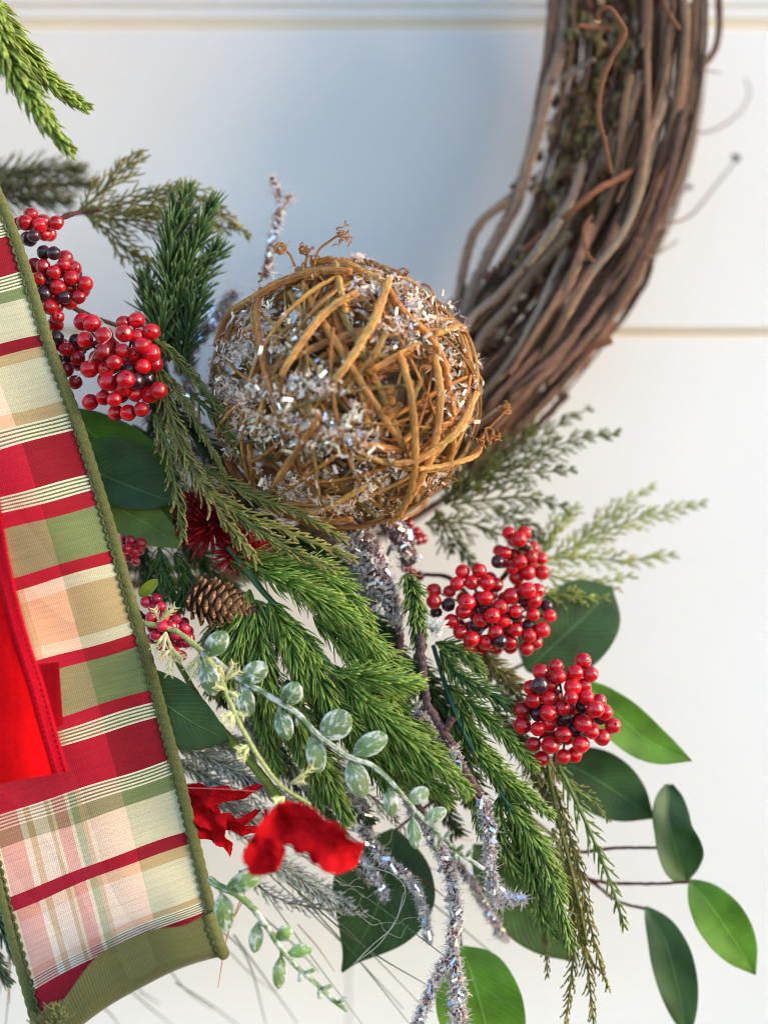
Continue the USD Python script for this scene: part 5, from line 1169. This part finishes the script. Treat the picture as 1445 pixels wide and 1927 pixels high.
# ------------------------------------------------------------------ frosted glitter twigs
PURP = lin((92, 66, 68))
def glitter_twig(label, paths, at, dens=1.0, fs=13):
    t = thing('frosted_twig', label, 'twig', 'glittered brown twigs', at=at)
    fl_, gl_, fb = Shape(), Shape(), Shape()
    for pts, r0, r1, f0, f1, dn in paths:
        L = sum(math.dist(a[:2], b[:2]) for a, b in zip(pts, pts[1:]))
        part(t, 'twig', Shape().tube(pts, [r0, (r0 + r1) / 2, r1], vary(PURP, 5, 0.2, 0.05), sides=9, n=int(L / 4) + 6, jag=0.13), M['twig'])
        c = P(spline(pts, 300))
        n = int(L * (f1 - f0) * 2.0 * dn * dens)
        if n < 4: continue
        q = c[np.clip((rng.uniform(f0, f1, n) * 299).astype(int), 0, 299)]
        o = unit(rng.normal(size=(n, 3)))
        rad = (np.abs(rng.normal(size=(n, 1))) * 0.5 + 0.85) * (r0 + r1) / 2 * S
        flakes(fl_, q + o * rad, o, fs * 0.9, vary((0.64, 0.52, 0.47), n, 0.25, 0.05))
        m = int(n * 1.3)
        q2 = c[np.clip((rng.uniform(f0, f1, m) * 299).astype(int), 0, 299)]
        o2 = unit(rng.normal(size=(m, 3)))
        fb.needles(q2 + o2 * r1 * S, o2, rng.normal(size=(m, 3)) * .35, rng.uniform(6, 17, m) * S, 0.8 * S, vary((0.60, 0.53, 0.50), m, 0.25), sides=3)
        k = max(2, n // 8)
        q3 = c[np.clip((rng.uniform(f0, f1, k) * 299).astype(int), 0, 299)]
        o3 = unit(rng.normal(size=(k, 3)) + [0, -0.6, 0])
        flakes(gl_, q3 + o3 * rad[:k] * 1.25, o3, fs * 1.25, vary((0.92, 0.92, 0.96), k, 0.05, 0.05), tilt=0.5)
    fb.v and part(t, 'frost_fibres', fb, M['snow'], kind='stuff')
    fl_.v and part(t, 'frost_flakes', fl_, M['snow'], kind='stuff')
    gl_.v and part(t, 'glitter_flakes', gl_, M['glitter'], kind='stuff')
glitter_twig('purplish brown twig, bare above, glittered at its bent lower end',
    [([(785, 1130, 80), (792, 1215, 40), (795, 1260, 30), (803, 1320, 20), (815, 1345, 15), (840, 1385, 10), (860, 1425, 5), (890, 1475, 0), (912, 1518, -4), (922, 1570, -6), (922, 1640, -6), (938, 1706, -4)], 9, 6.5, 0.0, 0.0, 1),
     ([(848, 1395, 8), (862, 1440, 4), (874, 1465, 2)], 8, 7, 0.1, 0.8, 1.1), ([(905, 1500, -2), (920, 1560, -6), (922, 1640, -6), (938, 1706, -4)], 8, 7, 0.0, 1, 1.5), ([(922, 1670, -6), (950, 1690, -8), (986, 1692, -8)], 8, 5, 0, 1, 1.8), ([(800, 1330, 20), (782, 1352, 40), (770, 1372, 50)], 6, 5, 0, 1, .6),
     ([(838, 1375, 10), (852, 1352, 8)], 6, 7, 0, 0, 0)], (880, 1450, 0))
glitter_twig('heavily glittered brown twig forking downward in front of the bright bottom leaf',
    [([(780, 1500, 60), (810, 1570, 50), (845, 1640, 40), (856, 1710, 35), (852, 1780, 32), (858, 1850, 30), (862, 1960, 30)], 9, 8, 0.1, 1, 1.3), ([(852, 1790, 34), (825, 1835, 30), (805, 1880, 28), (775, 1950, 28)], 8, 7, 0.1, 1, 1.1), ([(858, 1840, 30), (862, 1900, 28), (868, 1960, 28)], 11, 12, 0, 1, 1.6)], (850, 1760, 35))
glitter_twig('slim frosted twig with its tip over the dark broad leaf', [([(680, 1560, 80), (715, 1610, 72), (752, 1640, 66), (780, 1668, 60), (796, 1710, 58), (806, 1772, 60)], 8, 3, 0, 1, 1.4), ([(660, 1590, 90), (700, 1640, 80), (730, 1690, 80)], 5, 4, 0, 1, 1.2)], (750, 1650, 70))
glitter_twig('blurred frosted twig slanting away behind the two glittered ones', [([(838, 1600, 130), (880, 1650, 150), (915, 1710, 170), (950, 1770, 190)], 8, 4, 0, 1, 1.5)], (900, 1690, 160))
glitter_twig('upright frosted twig sticking up behind the ball against the wall', [([(500, 520, 220), (514, 450, 220), (524, 400, 222), (528, 380, 222), (512, 334, 224)], 8, 6, 0, 1, .7), ([(526, 388, 222), (548, 368, 222)], 6, 5, 0, 1, 1.2)], (520, 430, 220))
glitter_twig('grey blurred frosted twig between dark spruce tuft and ball', [([(335, 700, 240), (370, 640, 240), (405, 600, 240), (440, 550, 240)], 12, 9, 0, 1, 1.6), ([(360, 680, 240), (350, 720, 235), (360, 760, 230)], 10, 8, 0, 1, 1.2)], (380, 640, 240))
glitter_twig('thick frosted clump with white flakes under the ball', [([(670, 990, 130), (700, 1040, 110), (720, 1090, 105), (742, 1150, 105)], 20, 14, 0, 1, 1.6), ([(730, 980, 150), (760, 1020, 140), (772, 1060, 145)], 22, 16, 0, 1, .9), ([(660, 1040, 120), (690, 1090, 118), (700, 1140, 118)], 12, 9, 0, 1, 1.3), ([(740, 1150, 110), (752, 1190, 115), (752, 1240, 120)], 8, 7, 0, .4, 1),
    ([(690, 1010, 120), (660, 1020, 118), (640, 1010, 120)], 12, 8, 0, 1, 1)], (710, 1070, 115), fs=15)
glitter_twig('frosted twig bits glinting deep between the green pine branches', [([(630, 1280, 95), (680, 1300, 90), (730, 1330, 90), (760, 1400, 90)], 9, 7, 0, 1, 1.6), ([(740, 1440, 90), (760, 1490, 85), (800, 1560, 80)], 9, 8, 0, 1, 1.6), ([(640, 1210, 100), (690, 1240, 100), (720, 1260, 105)], 8, 6, 0, 1, 1.3), ([(790, 1345, 70), (810, 1390, 66), (830, 1430, 66)], 10, 8, 0, 1, 1.7), ([(630, 1440, 100), (650, 1480, 100), (690, 1530, 100)], 8, 6, 0, 1, 1.3)], (720, 1380, 90))
for x, y, d, n in ((822, 1180, 60, 70), (440, 870, 10, 0)):
    if n:
        t = thing('frost_clump', 'small clear crystal clump beside the blurred wide berry cluster', 'frost clump', at=(x, y, d))
        pp = P([(x, y, d)])[0] + rng.normal(size=(n, 3)) * 7 * S
        sh = Shape(); flakes(sh, pp, unit(rng.normal(size=(n, 3))), 22, vary((0.72, 0.66, 0.62), n, 0.15)); part(t, 'flakes', sh, M['snow'], kind='stuff')
        part(t, 'core', Shape().ball(P([(x, y, d + 4)])[0], 8 * S, lin((140, 110, 96)), 2, rough=0.5), M['twig'])
# loose glue threads
gt = thing('glue_threads', 'tangle of fine whitish glue threads caught on the dark broad leaf', 'threads', at=(720, 1700, 100))
for k in range(6):
    a, b = rng.uniform(670, 710), rng.uniform(1650, 1720)
    pts, h = [(a, b, 60)], rng.uniform(0, 6.3)
    for j in range(9):
        h += rng.normal() * 0.9
        pts.append((pts[-1][0] + 15 * math.cos(h) + 2, pts[-1][1] + 15 * math.sin(h) + 2, 60 + rng.normal() * 8))
    part(gt, 'thread', Shape().tube(pts, 0.42, lin((190, 186, 172)), sides=4, n=50), M['thread'])
for pts in ([(760, 1680, 60), (742, 1740, 62), (700, 1780, 66), (672, 1808, 74)], [(690, 1630, 60), (745, 1650, 50), (762, 1690, 55), (720, 1770, 70), (665, 1815, 90)]):
    part(gt, 'thread', Shape().tube(pts, 0.8, lin((190, 186, 172)), sides=4, n=50), M['thread'])
ga = thing('glue_threads', 'single hair fine thread trailing over the big glossy berries', 'threads', at=(200, 660, -40))
part(ga, 'thread', Shape().tube([(185, 596, 0), (205, 620, -30), (208, 634, -32), (180, 660, -28), (160, 696, -20), (142, 712, -5)], 0.8, lin((196, 180, 160)), sides=4, n=50), M['thread'])
gc = thing('glue_threads', 'straight fine thread stretched across the torn red fabric flower', 'threads', at=(420, 1482, -60))
part(gc, 'thread', Shape().tube([(352, 1483, -50), (430, 1486, -64), (486, 1490, -60)], 0.6, lin((210, 120, 110)), sides=4, n=20), M['thread'])

# ------------------------------------------------------------------ red flowers
FR = lin((192, 12, 22))
RAG = [(0, 0.35), (0.1, 0.62), (0.2, 0.7), (0.35, 0.92), (0.5, 0.88), (0.65, 1.0), (0.8, 0.86), (0.93, 0.6), (1.0, 0.2)]
POINT = [(0, 0.9), (0.2, 1.0), (0.4, 0.8), (0.6, 0.66), (0.75, 0.42), (0.9, 0.25), (1.0, 0.03)]
def fabric_flower(label, at, petals):
    t = thing('red_fabric_flower', label, 'fabric flower', 'red fabric flowers', at=at)
    for mid, wl, wr, fold, shp in petals:
        sh = leaf(mid, wl, wr, vary(FR, 1, 0.06, 0.02)[0], fold=fold, wave=0.22, nu=25, nv=46, thick=2.2, pw=shp, ph=rng.uniform(0, 6))
        v = sh.v[0]; k = len(v) // 2
        f = (meshkit.fbm(v[:k] * 210.0, 3) - 0.5)[:, None] * np.array([0.5, 2.2, 0.5]) * 0.0024
        edge = ((np.abs(sh.u[0][:k, 0]) ** 3)[:, None] * np.sin(sh.u[0][:k, 1:] * 19 + sh.u[0][:k, :1] * 3) * np.array([0.6, 1.0, 0.6]) * 4.2 + (np.abs(sh.u[0][:k, 0]) > 0.95)[:, None] * rng.normal(size=(k, 3)) * 0.55) * S
        v[:k] += f + edge; v[k:] += f + edge
        part(t, 'petal', sh, M['fabric_red'])
fabric_flower('torn looking red fabric flower with pointed petals sticking out from the ribbon edge', (408, 1530, 30),
    [([(338, 1505, 60), (393, 1500, 30), (448, 1496, 18), (496, 1478, 20)], 26, 20, 0.3, POINT), ([(353, 1520, 60), (408, 1545, 28), (448, 1548, 20), (490, 1526, 20)], 24, 22, 0.35, POINT), ([(358, 1500, 55), (393, 1540, 25), (413, 1575, 20), (436, 1608, 24)], 36, 24, 0.3, POINT),
     ([(358, 1530, 58), (418, 1550, 30), (458, 1560, 24), (496, 1566, 26)], 24, 20, 0.25, POINT), ([(358, 1500, 50), (383, 1545, 32), (393, 1570, 30), (400, 1590, 30)], 30, 30, 0.2, POINT)])
fabric_flower('drooping bright red fabric flower, blurred in front of the flocked pine', (560, 1570, -190),
    [([(545, 1535, -170), (515, 1565, -200), (498, 1600, -205), (480, 1646, -185)], 34, 34, 0.35, RAG), ([(530, 1540, -175), (580, 1555, -210), (630, 1590, -210), (676, 1616, -185)], 40, 42, 0.4, RAG), ([(540, 1570, -180), (515, 1548, -180), (503, 1536, -175), (496, 1524, -170)], 20, 20, 0.3, POINT),
     ([(535, 1560, -170), (575, 1580, -180), (610, 1600, -180), (630, 1610, -175)], 26, 28, 0.2, RAG), ([(570, 1530, -160), (545, 1526, -180), (530, 1532, -186), (516, 1550, -180)], 24, 22, 0.3, RAG)])
spk = thing('red_spiky_flower', 'deep red flower head of many stiff narrow spikes under the olive juniper sprays', 'artificial flower', 'red spiky flowers', at=(420, 1010, 110))
for (fx, fy, fd, n, L) in ((398, 985, 110, 190, 66), (455, 1035, 90, 130, 52), (368, 960, 120, 80, 50)):
    dr = unit(rng.normal(size=(n, 3)) + [0.0, -0.55, -0.15])
    b = np.repeat(P([(fx, fy, fd)]), n, 0) + dr * 10 * S
    part(spk, 'spikes', Shape().needles(b, dr, rng.normal(size=(n, 3)) * 0.12, rng.uniform(0.7, 1.05, n) * L * S, 3.6 * S, vary(lin((140, 10, 24)), n, 0.16), vary(lin((176, 16, 34)), n, 0.14), flat=0.4), M['needle'], kind='stuff')
    part(spk, 'flower_core', Shape().ball(P([(fx, fy, fd)])[0], 20 * S, lin((70, 8, 16)), 2, rough=0.3), M['needle'])
#@@END
